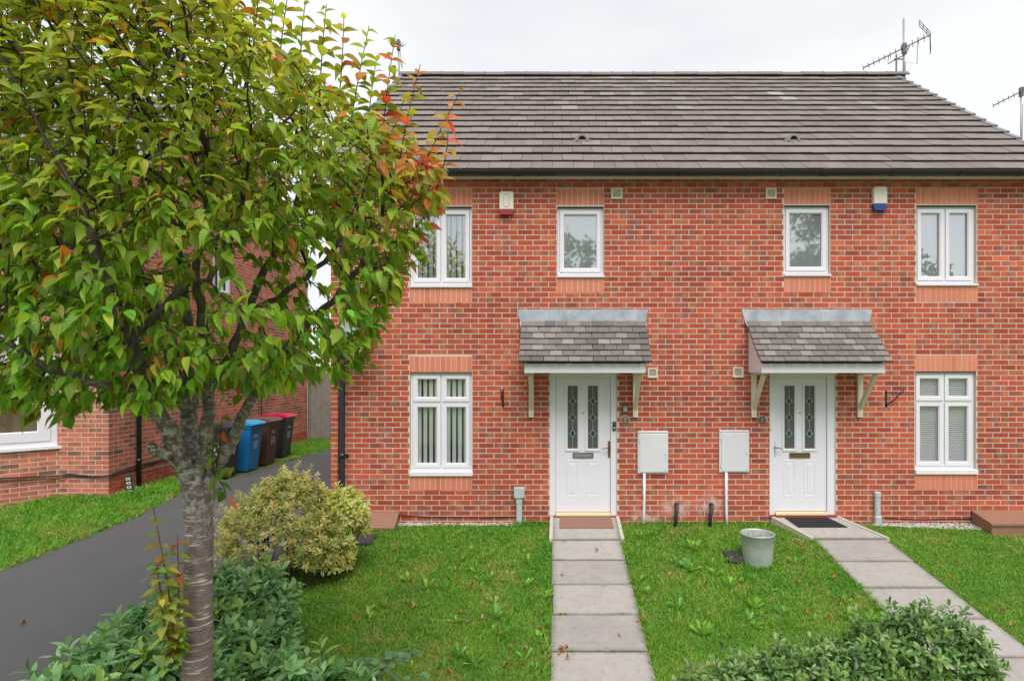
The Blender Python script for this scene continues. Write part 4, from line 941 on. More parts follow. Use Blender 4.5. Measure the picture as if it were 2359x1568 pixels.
cover(2.30, -1.12, .34, .30, 'dark square drain cover beside the metal tub'); cover(-2.62, -.62, .36, .30, 'dark square drain cover beside the variegated bush')
# satellite dish
t = tag(empty('satellite_dish', (-2.93, 0, 2.6)), 'grey satellite dish on the left end of the front wall', 'satellite dish')
dn = Vector((-.28, -.90, .30)).normalized(); rt = Vector((dn.y, -dn.x, 0)).normalized() * -1; upv = rt.cross(dn) * -1
if upv.z < 0: upv = -upv
dc = Vector((-2.76, -.36, 2.70)); q = MB(); n = 32; V = []; rings = [0, .35, .65, .88, 1.0]
for rr_ in rings:
    for k in range(n): a = 2 * math.pi * k / n; V.append(dc + rt * (.285 * rr_ * math.cos(a)) + upv * (.315 * rr_ * math.sin(a)) + dn * (.055 * rr_ * rr_))
F = [(i * n + k, i * n + (k + 1) % n, (i + 1) * n + (k + 1) % n, (i + 1) * n + k) for i in range(len(rings) - 1) for k in range(n)]
V2 = [p - dn * .006 for p in V]; q.add(V, F, 0, True).add(V2, [f[::-1] for f in F], 0, True)
lo = (len(rings) - 1) * n; q.add([V[lo + k] for k in range(n)] + [V2[lo + k] for k in range(n)], [(k, (k + 1) % n, (k + 1) % n + n, k + n) for k in range(n)]); q.build('reflector', M_DISH, t)
lnb = dc + dn * .36 - upv * .20 + rt * .02; MB().tube([dc - upv * .30 + dn * .04, lnb], .010, 6).build('feed_arm', M_ALU, t); MB().tube([lnb + dn * .03, lnb - dn * .06 + upv * .03], [.028, .034], 12).build('receiver', M_DISH, t)
MB().tube([dc - dn * .02, dc - dn * .10, (-2.72, -.03, 2.56), (-2.72, -.012, 2.56)], .018, 8).box(-2.79, -2.65, -.014, -.001, 2.48, 2.64).build('wall_mount', M_ALU, t)
# aerials
def aerial(base, top_z, boom_z, d, L_, n, label, refl=True, mat_=M_ALU, side_mast=None, mast_r=.022):
    base = Vector(base); t = empty('tv_aerial', base); d = Vector(d).normalized(); s = Vector((-d.y, d.x, 0)).normalized(); u = d.cross(s) * -1
    MB().tube([base, (base.x, base.y, top_z)], mast_r, 10).build('mast', M_ALU, t)
    c = Vector((base.x, base.y - .03, boom_z)); a, b = c - d * L_ * .62, c + d * L_ * .38
    MB().tube([a, b], .012, 6).build('boom', M_AERIAL, t)
    for k in range(n):
        p = a.lerp(b, k / (n - 1) * .9); w = .065 + .05 * k / n; e = s * w
        for sg in (1, -1): MB().tube([p + s * sg * w + u * (.035 * sg), p - s * sg * w - u * (.035 * sg)], .006, 5).build('director', M_AERIAL, t)
    if refl:
        for sg in (1, -1):
            r0 = b - d * .02; q = MB()
            for off in (-.12, 0, .12): q.tube([r0 + s * off, r0 + s * off + u * sg * .36 - d * .10], .007, 5)
            for f in (.3, .65, 1): q.tube([r0 - s * .13 + (u * sg * .36 - d * .1) * f, r0 + s * .13 + (u * sg * .36 - d * .1) * f], .006, 5)
            q.build('reflector', M_AERIAL, t)
    MB().box(c.x - .035, c.x + .035, c.y - .02, c.y + .06, c.z - .12, c.z + .10).build('clamp', M_DARKSTEEL, t)
    MB().tube([b - d * .1, b - d * .2 - u * .2 + Vector((0, 0, -.15)), c + d * .25 + Vector((0, 0, -.5)), c + Vector((.02, 0, -.32)), (base.x + .03, base.y, base.z + .05)], .006, 5).build('cable', M_BLACKPL, t)
    return tag(t, label, 'aerial', 'television aerials on the roofs'), c, a, b, d, u
Zr = 13.3; pb_ = PX(2081, 172, Zr)
t, c, a, b, d, u = aerial((pb_.x, pb_.y, 8.05), PX(2081, 44, Zr).z, PX(2081, 112, Zr).z, (.86, -.50, .30), 1.38, 12, 'television aerial on a tall mast at the right end of the near ridge')
MB().tube([c - d * .32 + u * .0, c - d * .34 + Vector((0, 0, -.18)), c + d * .03 + Vector((0, 0, -.16)), c + d * .1 + Vector((0, 0, -.02))], .012, 6).build('boom_brace', M_AERIAL, t)
pm = PX(2064, 160, Zr); MB().tube([(pm.x, pm.y, 8.05), (pm.x, pm.y, PX(2064, 127, Zr).z)], .018, 8).tube([(pm.x - .05, pm.y, PX(2064, 137, Zr).z), (pb_.x, pb_.y, PX(2064, 137, Zr).z)], .012, 6).build('side_mast', M_AERIAL, t)
pl_ = PX(918, 172, 13.4); aerial((pl_.x, pl_.y, 7.9), PX(913, 92, 13.4).z, PX(913, 104, 13.4).z, (.12, .9, .30), .75, 6, 'television aerial on a thin mast behind the left ridge end', False, mast_r=.016)

# ================================================================== NEIGHBOUR HOUSES
def roof_sheets(parent, x0, x1, ye, ze, yr, zr_, name='roof'):
    """tiled roof of a house whose ridge runs along X: real stepped courses"""
    q = MB(); n = 16
    for sgn in (1, -1):
        for k in range(n):
            f0, f1 = k / n, (k + 1) / n; Y0 = yr + sgn * (ye - yr) * (1 - f0); Y1 = yr + sgn * (ye - yr) * (1 - f1)
            z0, z1 = ze + (zr_ - ze) * f0, ze + (zr_ - ze) * f1
            q.add([(x0, Y0, z0 + .03), (x1, Y0, z0 + .03), (x1, Y1, z1), (x0, Y1, z1)], [(0, 1, 2, 3)] if sgn > 0 else [(3, 2, 1, 0)], 0)
            q.add([(x0, Y0, z0), (x1, Y0, z0), (x1, Y0, z0 + .03), (x0, Y0, z0 + .03)], [(0, 1, 2, 3)], 1)
    q.add([(x0, 2 * yr - ye, ze), (x0, yr, zr_), (x0, ye, ze), (x1, 2 * yr - ye, ze), (x1, yr, zr_), (x1, ye, ze)], [(0, 1, 4, 3), (1, 2, 5, 4)], 1)
    me = q.mesh(name, [M_TILE, M_BUTT])
    for k_, v_ in (('rnd', .4), ('rnd2', .5), ('bu', .6)):
        a_ = me.attributes.new(k_, 'FLOAT', 'POINT'); a_.data.foreach_set('value', np.full(len(me.vertices), v_, np.float32))
    return obj(name, me, parent)
# left neighbour with canted bay
NX, NY, ND, NE, NR = -7.276, 1.085, 7.75, 5.15, 8.35
nh = tag(empty('brick_house', (-9, NY, .1)), 'red brick house left of the driveway with canted bay window', 'house')
sidep = Plane((NX, NY, 0), (0, 1), (1, 0)); frontp = Plane((NX, NY, 0), (-1, 0), (0, -1))
NZ0 = -.15
mb = MB(); q_ = [(0, NZ0), (ND, NZ0), (ND, NE), (ND / 2, NR), (0, NE)]
SW = [(2.95, 3.65, 3.86, 4.95)]   # first-floor side window (u0,u1,z0,z1)
mortar_sheet(mb, 0, ND, NZ0, NE, [(s[0], s[1], s[2], s[3]) for s in SW], sidep)
mb.add([(NX - .002, NY, NE), (NX - .002, NY + ND, NE), (NX - .002, NY + ND / 2, NR)], [(0, 1, 2)])
mortar_sheet(mb, 0, .832, NZ0, NE, [], frontp); mortar_sheet(mb, .832, 4.6, 2.75, NE, [], frontp); mortar_sheet(mb, .832, 4.6, NZ0, .2, [], frontp)
mb.add([(NX, NY + ND, NZ0), (-12, NY + ND, NZ0), (-12, NY + ND, NE), (NX, NY + ND, NE)], [(0, 1, 2, 3)])
mb.add([(-12, NY + ND, NZ0), (-12, NY, NZ0), (-12, NY, NE), (-12, NY + ND / 2, NR), (-12, NY + ND, NE)], [(0, 1, 2, 3, 4)])
nwall = mb.build('wall', M_MORTAR, nh)
def ngab(zc):
    if zc < NE: return (.0, ND)
    t_ = (zc - NE) / (NR - NE); return (t_ * ND / 2 + .02, ND - t_ * ND / 2 - .02)
sr = brick_rects(.0, ND, NZ0, NR - .1, [(s[0], s[1], s[2], s[3]) for s in SW], gable=ngab)
fr_ = brick_rects(.0, .832, NZ0, NE, phase=1) + brick_rects(.832, 4.6, NZ0 + .075 * 39, NE, phase=0)
c1 = [r for r in fr_ if r[4] and .40 < r[2] < 2.4 and r[1] < .85]; c1.sort(key=lambda r: r[2]); c1 = c1[:90]
c2 = [r for r in sr if r[4] and .40 < r[2] < 2.2]; c2.sort(key=lambda r: r[0]); c2 = c2[:150]
bv2 = brick_variants(M_BRICK2, 36)
brick_objects(c1, frontp, bv2, nwall); brick_objects(c2, sidep, bv2, nwall)
kk = set(map(id, c1 + c2))
plin = [r for r in sr if r[2] < .40 and id(r) not in kk]; brick_block(plin, sidep, 'plinth_brick_courses', M_BRICK, nwall, .004); kk |= set(map(id, plin))
brick_block([r for r in sr if id(r) not in kk], sidep, 'side_brick_courses', M_BRICK2, nwall); brick_block([r for r in fr_ if id(r) not in kk], frontp, 'front_brick_courses', M_BRICK2, nwall)
roof_sheets(nh, -12.1, NX + .05, NY - .3, NE - .05, NY + ND / 2, NR + .08)
MB().ring(0, .70, 0, 1.09, .05, 0, .06, .01).box(.335, .365, .005, .06, .05, 1.04).ring(.05, .335, .05, 1.04, .04, -.008, .05, .008).ring(.365, .65, .05, 1.04, .04, -.008, .05, .008).build('window', M_UPVC, nh, sidep.M() @ Matrix.Translation((2.95, .03, 3.86)))
MB().box(.06, .64, .07, .075, .06, 1.03).build('window_pane', M_GLASS_UP, nh, sidep.M() @ Matrix.Translation((2.95, .03, 3.86)))
MB().box(-.05, .75, .35, .36, -.1, 1.2).build('room_backdrop', M_ROOM, nh, sidep.M() @ Matrix.Translation((2.95, .03, 3.86)))
MB().box(-.02, .72, -.06, .08, -.04, 0).build('window_sill', M_UPVC, nh, sidep.M() @ Matrix.Translation((2.95, .03, 3.86)))
# bay
bay = empty('bay_window', (-9.5, NY - .5, 0), nh)
bd = .72; bA = np.array((-8.108, NY)); bB = bA + np.array((-bd, -bd)); bC = bB + np.array((-1.6, 0)); bD = bC + np.array((-bd, bd))
s2 = math.sqrt(.5)
cant = Plane((bB[0], bB[1], 0), (s2, s2), (s2, -s2)); bfront = Plane((bC[0], bC[1], 0), (1, 0), (0, -1)); CL = bd / s2
ZSB, ZTB = .985, 2.56
m2 = MB(); mortar_sheet(m2, 0, CL, NZ0, ZSB - .04, [], cant); mortar_sheet(m2, 0, 1.6, NZ0, ZSB - .04, [], bfront); bm = m2.build('bay_wall', M_MORTAR, bay)
cr = brick_rects(0, CL, NZ0, ZSB - .02); brick_objects([r for r in cr if r[4]][:60], cant, bv2, bm); brick_block([r for r in cr if not r[4]] + [r for r in cr if r[4]][60:], cant, 'bay_brick_courses', M_BRICK2, bm)
brick_block(brick_rects(0, 1.6, NZ0, ZSB - .02), bfront, 'bay_front_brick_courses', M_BRICK2, bm)
P = cant.M()
MB().ring(.0, CL, ZSB, ZTB, .09, .02, .10, .006).ring(.088, CL - .088, ZSB + .088, ZTB - .088, .16, .005, .09, .016).box(.245, CL - .245, .03, .06, 1.66, 1.69).build('window_frame', M_UPVC, bay, P)
MB().box(.2, CL - .24, .05, .055, ZSB + .13, ZTB - .12).build('window_pane', M_GLASS, bay, P); MB().box(.12, CL - .16, .11, .115, ZSB + .05, ZTB - .04).build('roller_blind', M_WOODBLIND, bay, P)
MB().box(-.03, CL + .09, -.05, .10, ZSB - .045, ZSB + .0).build('window_sill', M_UPVC, bay, P)
P2 = bfront.M(); MB().ring(.0, 1.6, ZSB + .001, ZTB, .08, .02, .10, .006).box(.78, .82, .02, .10, ZSB + .08, ZTB - .08).build('window_frame', M_UPVC, bay, P2); MB().box(.08, 1.52, .05, .055, ZSB + .08, ZTB - .08).build('window_pane', M_GLASS, bay, P2); MB().box(.06, 1.54, .2, .21, ZSB + .05, ZTB - .04).build('roller_blind', M_WOODBLIND, bay, P2); MB().box(-.03, 1.63, -.05, .10, ZSB - .046, ZSB + .0).build('window_sill', M_UPVC, bay, P2)
o = .07; poly = [(bA[0] + o, bA[1]), (bB[0] + o * .7, bB[1] - o), (bC[0], bC[1] - o), (bD[0] - o, bD[1])]
MB().prism(poly[::-1], ZTB + .001, ZTB + .14, 'z').build('bay_fascia', M_BOARD, bay)
V = [(x, y, ZTB + .141) for x, y in poly] + [(bA[0] - .35, NY - .01, ZTB + .50), (bD[0] + .35, NY - .01, ZTB + .50)]
MB().add(V, [(0, 4, 1), (1, 4, 5, 2), (2, 5, 3)]).build('bay_roof', M_LEAD, bay)
px = NX + .06; py = NY + .62
MB().tube([(px, py, NE), (px, py, .16)], .038, 12).tube([(px, py, .62), (px, py, .68)], .046, 12).tube([(px, py, 2.9), (px, py, 2.96)], .046, 12).box(px - .10, px + .10, py - .11, py + .11, .06, .17, 1, bev=.01).build('downpipe', [M_BLACKPL, M_KERB], nh)
cab = [(-8.7, NY - .62, .55)] + [(bA[0] + .01, NY - .03, .50), (-7.9, NY - .012, .52), (-7.5, NY - .012, .48), (NX + .012, NY - .012, .50), (NX + .012, NY + .5, .55), (NX + .014, NY + 1.4, .56), (NX + .02, NY + 2.2, .68)]
MB().tube(cab, .011, 6).tube([(x, y - .004, z - .035 - .02 * math.sin(i * 1.7)) for i, (x, y, z) in enumerate(cab)], .008, 6).build('wall_cable', M_BLACKPL, nh)
MB().tube([(NX + .008, NY + 5.0, 1.0), (NX + .008, NY + 5.0, 4.9)], .008, 6).build('wall_cable', M_BLACKPL, nh)
MB().box(NX - .02, NX + .008, NY + ND - .04, NY + ND - .0, NZ0, NE).build('corner_trim', M_MORTAR, nh)
# little green marker post at the corner
t = tag(empty('marker_post', (NX + .16, NY + .28, .16)), 'small dark green marker with white symbols beside left downpipe', 'marker')
Mx = Matrix.Translation((NX + .17, NY + .26, .15)) @ Matrix.Rotation(R(-8), 4, 'Y'); MB().box(-.055, .055, -.012, .012, -.05, .30, bev=.004, M=Mx).build('post', simple('dark_green', (.012, .05, .035), .5), t)
for k in range(4): MB().box(-.035, .035, -.0135, -.0118, .23 - k * .07, .27 - k * .07, M=Mx).box(-.02, .02, -.0138, -.0130, .24 - k * .07, .26 - k * .07, 1, M=Mx).build('symbol', [M_WHITEPAINT, simple('dark_green_print', (.012, .05, .035), .5)], t)
# timber fence closing the gap
t = tag(empty('timber_fence', (-6, NY + ND + .1, .17)), 'weathered grey timber board fence at the far end of driveway', 'fence')
x = NX - .05; fme = [MB().box(-.072, .072, -.01, .01, 0, random.uniform(1.96, 2.02), bev=.003).mesh('board', M_FENCE) for _ in range(6)]
while x < -5.2: obj('board', random.choice(fme), t, Matrix.Translation((x, NY + ND + .12 + (.012 if random.random() < .5 else 0), .16)) @ Matrix.Rotation(random.uniform(-.006, .006), 4, 'Y')); x += .15
for z in (.5, 1.8): MB().box(NX - .1, -5.2, NY + ND + .145, NY + ND + .19, z, z + .08).build('rail', M_FENCE, t)
for x in (NX, -5.25): MB().box(x - .05, x + .05, NY + ND + .15, NY + ND + .25, .0, 2.2).build('post', M_FENCE, t)
# house beyond the right gable that carries the far aerial
rh = tag(empty('brick_house', (14, 5, .1)), 'brick house behind the right gable, only its roof edge visible', 'house')
rw = MB().box(10.953, 19, 2.203, 10.2, -.1, 5.0).prism([(2.203, 5.0), (10.2, 5.0), (6.2, 7.45)], 10.953, 19, 'x').build('wall', M_MORTAR, rh)
brick_block(brick_rects(0, 8.0, -.1, 7.4, gable=lambda zc: (0, 8.0) if zc < 5 else ((zc - 5) / 2.45 * 4 + .02, 8 - (zc - 5) / 2.45 * 4 - .02)), Plane((10.95, 2.2, 0), (0, 1), (-1, 0)), 'side_brick_courses', M_BRICK, rw)
brick_block(brick_rects(0, 8.0, -.1, 5.0, [(.6, 1.5, 3.15, 4.45)]), Plane((10.95, 2.2, 0), (1, 0), (0, -1)), 'front_brick_courses', M_BRICK, rw)
roof_sheets(rh, 10.85, 19.1, 1.9, 4.95, 6.2, 7.62)
MB().box(11.6, 12.4, 2.16, 2.21, 3.2, 4.4).build('window', M_UPVC, rh); MB().box(11.68, 12.32, 2.15, 2.159, 3.28, 4.32).build('window_pane', M_OBSC, rh)
ch = MB().box(12.2, 12.8, 5.9, 6.5, 7.2, 8.0).build('chimney', M_BRICK, rh)
Zq = 14.8; pq = PX(2351, 335, Zq); tt, *_ = aerial((pq.x, pq.y, 7.5), PX(2351, 205, Zq).z, PX(2351, 212, Zq).z, (.80, -.60, .36), .98, 9, 'television aerial at the far right edge beyond the roof', False, mast_r=.016)

# ================================================================== WHEELIE BINS
M_BINPAINT = simple('worn_white_paint', (.55, .56, .56), .6, var=.25, scale=30)
def bin_(x, y, body, lidm, num, label, hs=.0):
    """front faces +X"""
    z0 = gz(y) + .004; t = empty('wheelie_bin', (x, y, z0)); w, dp, h = .50, .58, .93 + hs
    T = Matrix.Translation((x, y, z0))
    def sec(z, f, s): return [(dp / 2 - f, -w / 2 + s, z), (dp / 2 - f, w / 2 - s, z), (-dp / 2 + .02, w / 2 - s, z), (-dp / 2 + .02, -w / 2 + s, z)]
    S = [sec(.03, .10, .05), sec(.12, .085, .045), sec(h - .06, .01, .012), sec(h - .055, -.005, 0), sec(h, -.008, -.004)]
    q = MB(); V = [p for s_ in S for p in s_]; F = [(0, 1, 2, 3)[::-1]]
    for i in range(len(S) - 1):
        for k in range(4): F.append((i * 4 + k, i * 4 + (k + 1) % 4, (i + 1) * 4 + (k + 1) % 4, (i + 1) * 4 + k))
    q.add(V, F); q.build('bin_body', body, t, T)
    MB().prism([(-dp / 2 - .02, h + .005), (dp / 2 + .045, h + .005), (dp / 2 + .06, h + .02), (dp / 2 + .05, h + .042), (dp / 2 - .12, h + .085), (-dp / 2 + .06, h + .075), (-dp / 2 - .03, h + .03)], -w / 2 - .015, w / 2 + .015, 'y').prism([(dp / 2 - .14, h + .080), (dp / 2 - .02, h + .064), (dp / 2 - .03, h + .078), (dp / 2 - .14, h + .098)], -w / 2 + .08, w / 2 - .08, 'y').build('lid', lidm, t, T)
    MB().tube([(-dp / 2 - .05, -w / 2 + .04, h - .01), (-dp / 2 - .05, w / 2 - .04, h - .01)], .016, 8).box(-dp / 2 - .05, -dp / 2 + .03, -w / 2 + .04, -w / 2 + .08, h - .05, h).box(-dp / 2 - .05, -dp / 2 + .03, w / 2 - .08, w / 2 - .04, h - .05, h).build('handle', body, t, T)
    for s in (-1, 1):
        wh = MB().lathe([(.0, -.022), (.07, -.022), (.10, -.02), (.10, .02), (.07, .022), (0, .022)], (0, 0, 0), 20).build('wheel', M_BLACKPL, t, T @ Matrix.Translation((-dp / 2 + .05, s * (w / 2 - .02), .10)) @ Matrix.Rotation(R(90), 4, 'X'))
    lean = math.atan2(.075, h - .18)
    Fm = T @ Matrix.Translation((dp / 2 - .045, 0, .52)) @ Matrix.Rotation(lean, 4, 'Y') @ Matrix.Rotation(R(90), 4, 'Z') @ UP
    text('painted_number', num, .24, M_BINPAINT, Fm, t, .002, .75)
    for k in range(3): MB().box(.008, .012, -.07, .07, .725 - k * .022, .733 - k * .022, M=T @ Matrix.Translation((dp / 2 - .035, 0, 0))).build('printed_line', M_WHITEPAINT if k < 2 else M_GREYPL, t)
    if num == '10' and hs > .02:
        text('painted_number', num, .26, M_BINPAINT, T @ Matrix.Translation((.02, -w / 2 + .012, .55)) @ Matrix.Rotation(R(-2.2), 4, 'X') @ UP, t, .002)
    return tag(t, label, 'bin', 'wheelie bins by the side wall')
M_BBLUE = simple('bin_blue', (.010, .19, .48), .45, var=.12, scale=8, dirt=.2, dirtc=(.10, .17, .25)); M_BLID = simple('bin_lid_blue', (.05, .38, .68), .45, var=.1)
M_BBROWN = simple('bin_brown', (.085, .036, .023), .5, var=.15); M_BBROWNL = simple('bin_lid_brown', (.17, .095, .07), .5, var=.15); M_PINK = simple('bin_lid_pink', (.62, .015, .085), .4, var=.08)
bin_(-6.34, 2.62, M_BLACKPL, simple('bin_lid_dark', (.045, .048, .052), .5), '10', 'black wheelie bin with dark lid, nearest of the bin row', .03)
bin_(-6.32, 3.42, M_BBLUE, M_BLID, '10', 'blue wheelie bin with light blue lid')
bin_(-6.34, 4.20, M_BBROWN, M_BBROWNL, '10', 'brown wheelie bin with brown lid')
bin_(-6.52, 5.35, M_BLACKPL, M_PINK, '10', 'black wheelie bin with bright pink lid, farthest of the row')

# ================================================================== PLANTS
def leaf_geo(st, wd, L_=1., W=.5, fold=.18, droop=.25, curl=0):
    V, lu, lv = [], [], []
    for t_, w in zip(st, wd):
        z = -droop * t_ * t_ * L_
        for s_ in (-1, 0, 1):
            V.append((t_ * L_, s_ * w * W / 2, z + abs(s_) * w * W * fold + curl * (abs(s_) * w * W) ** 2)); lu.append(t_); lv.append(float(s_))
    F = []
    for i in range(len(st) - 1):
        for j in (0, 1): F.append((i * 3 + j, (i + 1) * 3 + j, (i + 1) * 3 + j + 1, i * 3 + j + 1))
    return np.array(V), np.array(F), np.array(lu), np.array(lv)
CHERRY_ST = ([0, .10, .26, .45, .63, .78, .90, 1], [.03, .50, .92, 1.0, .80, .46, .16, .0])
LAUREL_ST = ([0, .2, .5, .78, 1], [.05, .62, 1.0, .78, .05])
POINT_ST = ([0, .3, .6, 1], [.08, .9, .8, .0])
ROUND_ST = ([0, .25, .6, .9, 1], [.15, .8, 1.0, .6, .15])
def frames(d, up):
    """rotation matrices with local x = d, local z close to up"""
    d = d / np.linalg.norm(d, axis=1, keepdims=True); y = np.cross(up, d); ln = np.linalg.norm(y, axis=1, keepdims=True); bad = ln[:, 0] < 1e-4
    if bad.any(): y[bad] = np.cross(np.array((1., .3, 0)), d[bad]); ln = np.linalg.norm(y, axis=1, keepdims=True)
    y = y / ln; z = np.cross(d, y); return np.stack([d, y, z], axis=2)
def leaf_mass(name, geos, pos, Rm, size, col, material, parent=None, kind='stuff'):
    """one mesh of many leaves; geos: list of leaf_geo variants"""
    N = len(pos); which = RNG.integers(0, len(geos), N); VV, FF, CC, LU, LV = [], [], [], [], []; base = 0
    for g, (V, F, lu, lv) in enumerate(geos):
        ix = np.where(which == g)[0]
        if not len(ix): continue
        W = np.einsum('nij,kj->nki', Rm[ix], V) * size[ix, None, None] + pos[ix, None, :]
        VV.append(W.reshape(-1, 3)); FF.append((F[None] + (np.arange(len(ix)) * len(V))[:, None, None] + base).reshape(-1, F.shape[1])); base += len(ix) * len(V)
        CC.append(np.repeat(col[ix], len(V), axis=0)); LU.append(np.tile(lu, len(ix))); LV.append(np.tile(lv, len(ix)))
    me = np_mesh(name, np.concatenate(VV), [np.concatenate(FF)], [material], None, {'col': np.concatenate(CC), 'lu': np.concatenate(LU), 'lv': np.concatenate(LV)}, True)
    o = obj(name, me, parent)
    if kind: tag(o, kind=kind)
    return o
def leaf_objects(name, geos, pos, Rm, size, col, material, parent, nvar=24):
    """single leaves as parts; meshes shared between leaves of like colour"""
    order = np.argsort(col[:, 0] - col[:, 1] * .7); groups = np.array_split(order, min(nvar, len(order)))
    for gi in groups:
        V, F, lu, lv = geos[random.randrange(len(geos))]; c = col[gi[len(gi) // 2]]
        me = np_mesh(name, V, [F], [material], None, {'col': np.tile(c, (len(V), 1)), 'lu': lu, 'lv': lv}, True)
        for i in gi:
            M = Matrix([[*(Rm[i][r] * size[i]), pos[i][r]] for r in range(3)] + [[0, 0, 0, 1]]); obj(name, me, parent, M)
def split_leaves(name, geos, pos, Rm, size, col, material, parent, n_obj, mass='foliage'):
    """the leaves that show largest from the garden front become parts of their own"""
    camv = np.array((0, -CAM_D, CAM_Z)); rel = pos - camv; Z = rel[:, 1]; px = 1281 + rel[:, 0] / Z * FPX; py = 852 - rel[:, 2] / Z * FPX
    vis = (px > 10) & (px < 2350) & (py > 10) & (py < 1560) & (Z > .5)
    score = size / Z - (~vis) * 10; o = np.argsort(-score)
    # spread them: take from the nearest third at random so that they are not one clump
    pool = o[:max(n_obj, int(vis.sum() * .35))]; pick = RNG.choice(pool, min(n_obj, len(pool)), replace=False); m = np.ones(len(pos), bool); m[pick] = False
    leaf_objects(name, geos, pos[pick], Rm[pick], size[pick], col[pick], material, parent)
    leaf_mass(mass, geos, pos[m], Rm[m], size[m], col[m], material, parent)
def unit(v): return v / np.linalg.norm(v, axis=-1, keepdims=True)
def hsvish(base, n, var=.25, hue=.12):
    c = np.tile(np.array(base, float), (n, 1)); c *= (1 + RNG.normal(0, var, (n, 1))).clip(.45, 1.8); c[:, 0] *= (1 + RNG.normal(0, hue, n)).clip(.5, 1.6); c[:, 2] *= (1 + RNG.normal(0, hue, n)).clip(.5, 1.6); return c.clip(.002, 1)

# ---- grass
def grass(name, pts, hmean, seed, label):
    rng = np.random.default_rng(seed); n = len(pts); lean = rng.uniform(0, 2 * np.pi, n); h = hmean * rng.gamma(6, 1 / 6, n).clip(.35, 2.2); w = rng.uniform(.0022, .0042, n) * (1 + pts[:, 3])
    bend = rng.uniform(.5, 1.7, n) * h; face = lean + np.pi / 2 + rng.normal(0, .5, n)
    dx, dy = np.cos(lean), np.sin(lean); fx, fy = np.cos(face), np.sin(face)
    V = np.zeros((n, 5, 3)); P = pts[:, :3]
    for k, (t_, ww) in enumerate(((0, 1), (0, 1), (.55, .85), (.55, .85), (1, 0))):
        sg = 1 if k in (0, 2) else -1
        V[:, k, 0] = P[:, 0] + dx * bend * t_ ** 1.8 + (fx * w * ww * sg if k < 4 else 0); V[:, k, 1] = P[:, 1] + dy * bend * t_ ** 1.8 + (fy * w * ww * sg if k < 4 else 0); V[:, k, 2] = P[:, 2] + h * t_ - .004
    b = (np.arange(n) * 5)[:, None]; Q = np.array([[0, 1, 3, 2]]) + b; T = np.array([[2, 3, 4]]) + b
    me = np_mesh(name, V.reshape(-1, 3), [Q, T], [M_GRASS], None, {'rnd': np.repeat(rng.random(n), 5), 'bu': np.tile([0, 0, .55, .55, 1.], n)}, True)
    return tag(obj(name, me), label, 'grass', kind='stuff')
def scatter(x0, x1, y0, y1, dens, inside, seed, near=0):
    rng = np.random.default_rng(seed); n = int((x1 - x0) * (y1 - y0) * dens); X = rng.uniform(x0, x1, n); Y = rng.uniform(y0, y1, n)
    Z = Y + CAM_D; pxl = 1281 + X / Z * FPX; m = inside(X, Y) & (pxl > -1000) & (pxl < 3400)
    off = (pxl < -120) | (pxl > 2480); keepd = rng.random(n) < np.clip((6.2 / Z) ** 1.3, .35, 1.0) * np.where(off, .4, 1); m &= keepd; X, Y, Z = X[m], Y[m], Z[m]
    zz = np.where(Y < 1.2, .1436 * Y, .1436 * 1.2) + .006
    return np.stack([X, Y, zz, np.clip((Z - 5) * .22, 0, 1.2) + .7 * off[m]], 1)
def wob(a, f=1.0, s=0.0): return .018 * np.sin(a * 9 * f + s) + .014 * np.sin(a * 23 * f + 1 + s) + .012 * np.sin(a * 51 * f + 2 + s)
in_l = lambda X, Y: (X < -.058 + wob(Y) * 1.2) & (X > -3.22) & (Y < -.085 + .03 * np.sin(X * 7)) & ~((X < -2.45) & (np.abs(X + 2.62) < .19) & (np.abs(Y + .62) < .16))
in_m = lambda X, Y: (X > .872 + wob(Y, 1, 2) * 1.2) & (X < np.where(Y > -.6, 3.06 + .38 * np.clip(-Y / .6, 0, 1), 3.447 + wob(Y, 1, 4))) & (Y < -.03 + .02 * np.sin(X * 9)) & ((X - 2.49) ** 2 + (Y + 1.23) ** 2 > .028) & ~((np.abs(X - 2.30) < .18) & (np.abs(Y + 1.12) < .16))
in_r = lambda X, Y: (X > np.where(Y > -.6, 4.08 + .38 * np.clip(-Y / .6, 0, 1), 4.445 + wob(Y, 1, 7))) & (Y < -.11 - .17 * np.clip((X - 4.6) / 1.4, 0, 1) + .02 * np.sin(X * 11)) & ~((X > 5.95) & (X < 6.95) & (Y > -.43))
def in_v(X, Y):
    dl = np.interp(Y, [-7, -4, -1.455, -.24, .18, 4.07, 6.84, 14], [-8.3, -7.42, -6.67, -6.32, -6.22, -6.02, -5.86, -5.4]) + 1.1 * wob(Y) - .0
    cantx = np.where(Y < NY, -8.108 - (NY - Y), NX)
    return (X < dl) & ~((Y > NY) & (X < NX + .01)) & ~((Y > bB[1]) & (Y < NY) & (X < -8.108 - (NY - Y) + .0)) & ~((np.abs(X + 6.3) < .26) & (np.abs(Y - 4) < 1.7))
G1 = scatter(-3.3, 0, -4.7, -.05, 8200, in_l, 1); G2 = scatter(.8, 3.6, -4.7, 0, 8200, in_m, 2); G3 = scatter(4.05, 9.6, -4.2, -.08, 7800, in_r, 3); G4 = scatter(-11, -5.2, -4.0, 9.0, 7200, in_v, 4)
M_GRASS2 = M_GRASS
grass('grass', G1, .024, 11, 'mown green grass on the left front lawn'); grass('grass', G2, .024, 12, 'mown green grass on the middle lawn between the paths')
grass('grass', G3, .020, 13, 'short dark green grass on the right lawn'); grass('grass', G4, .038, 14, 'longer green grass on the verge left of driveway')
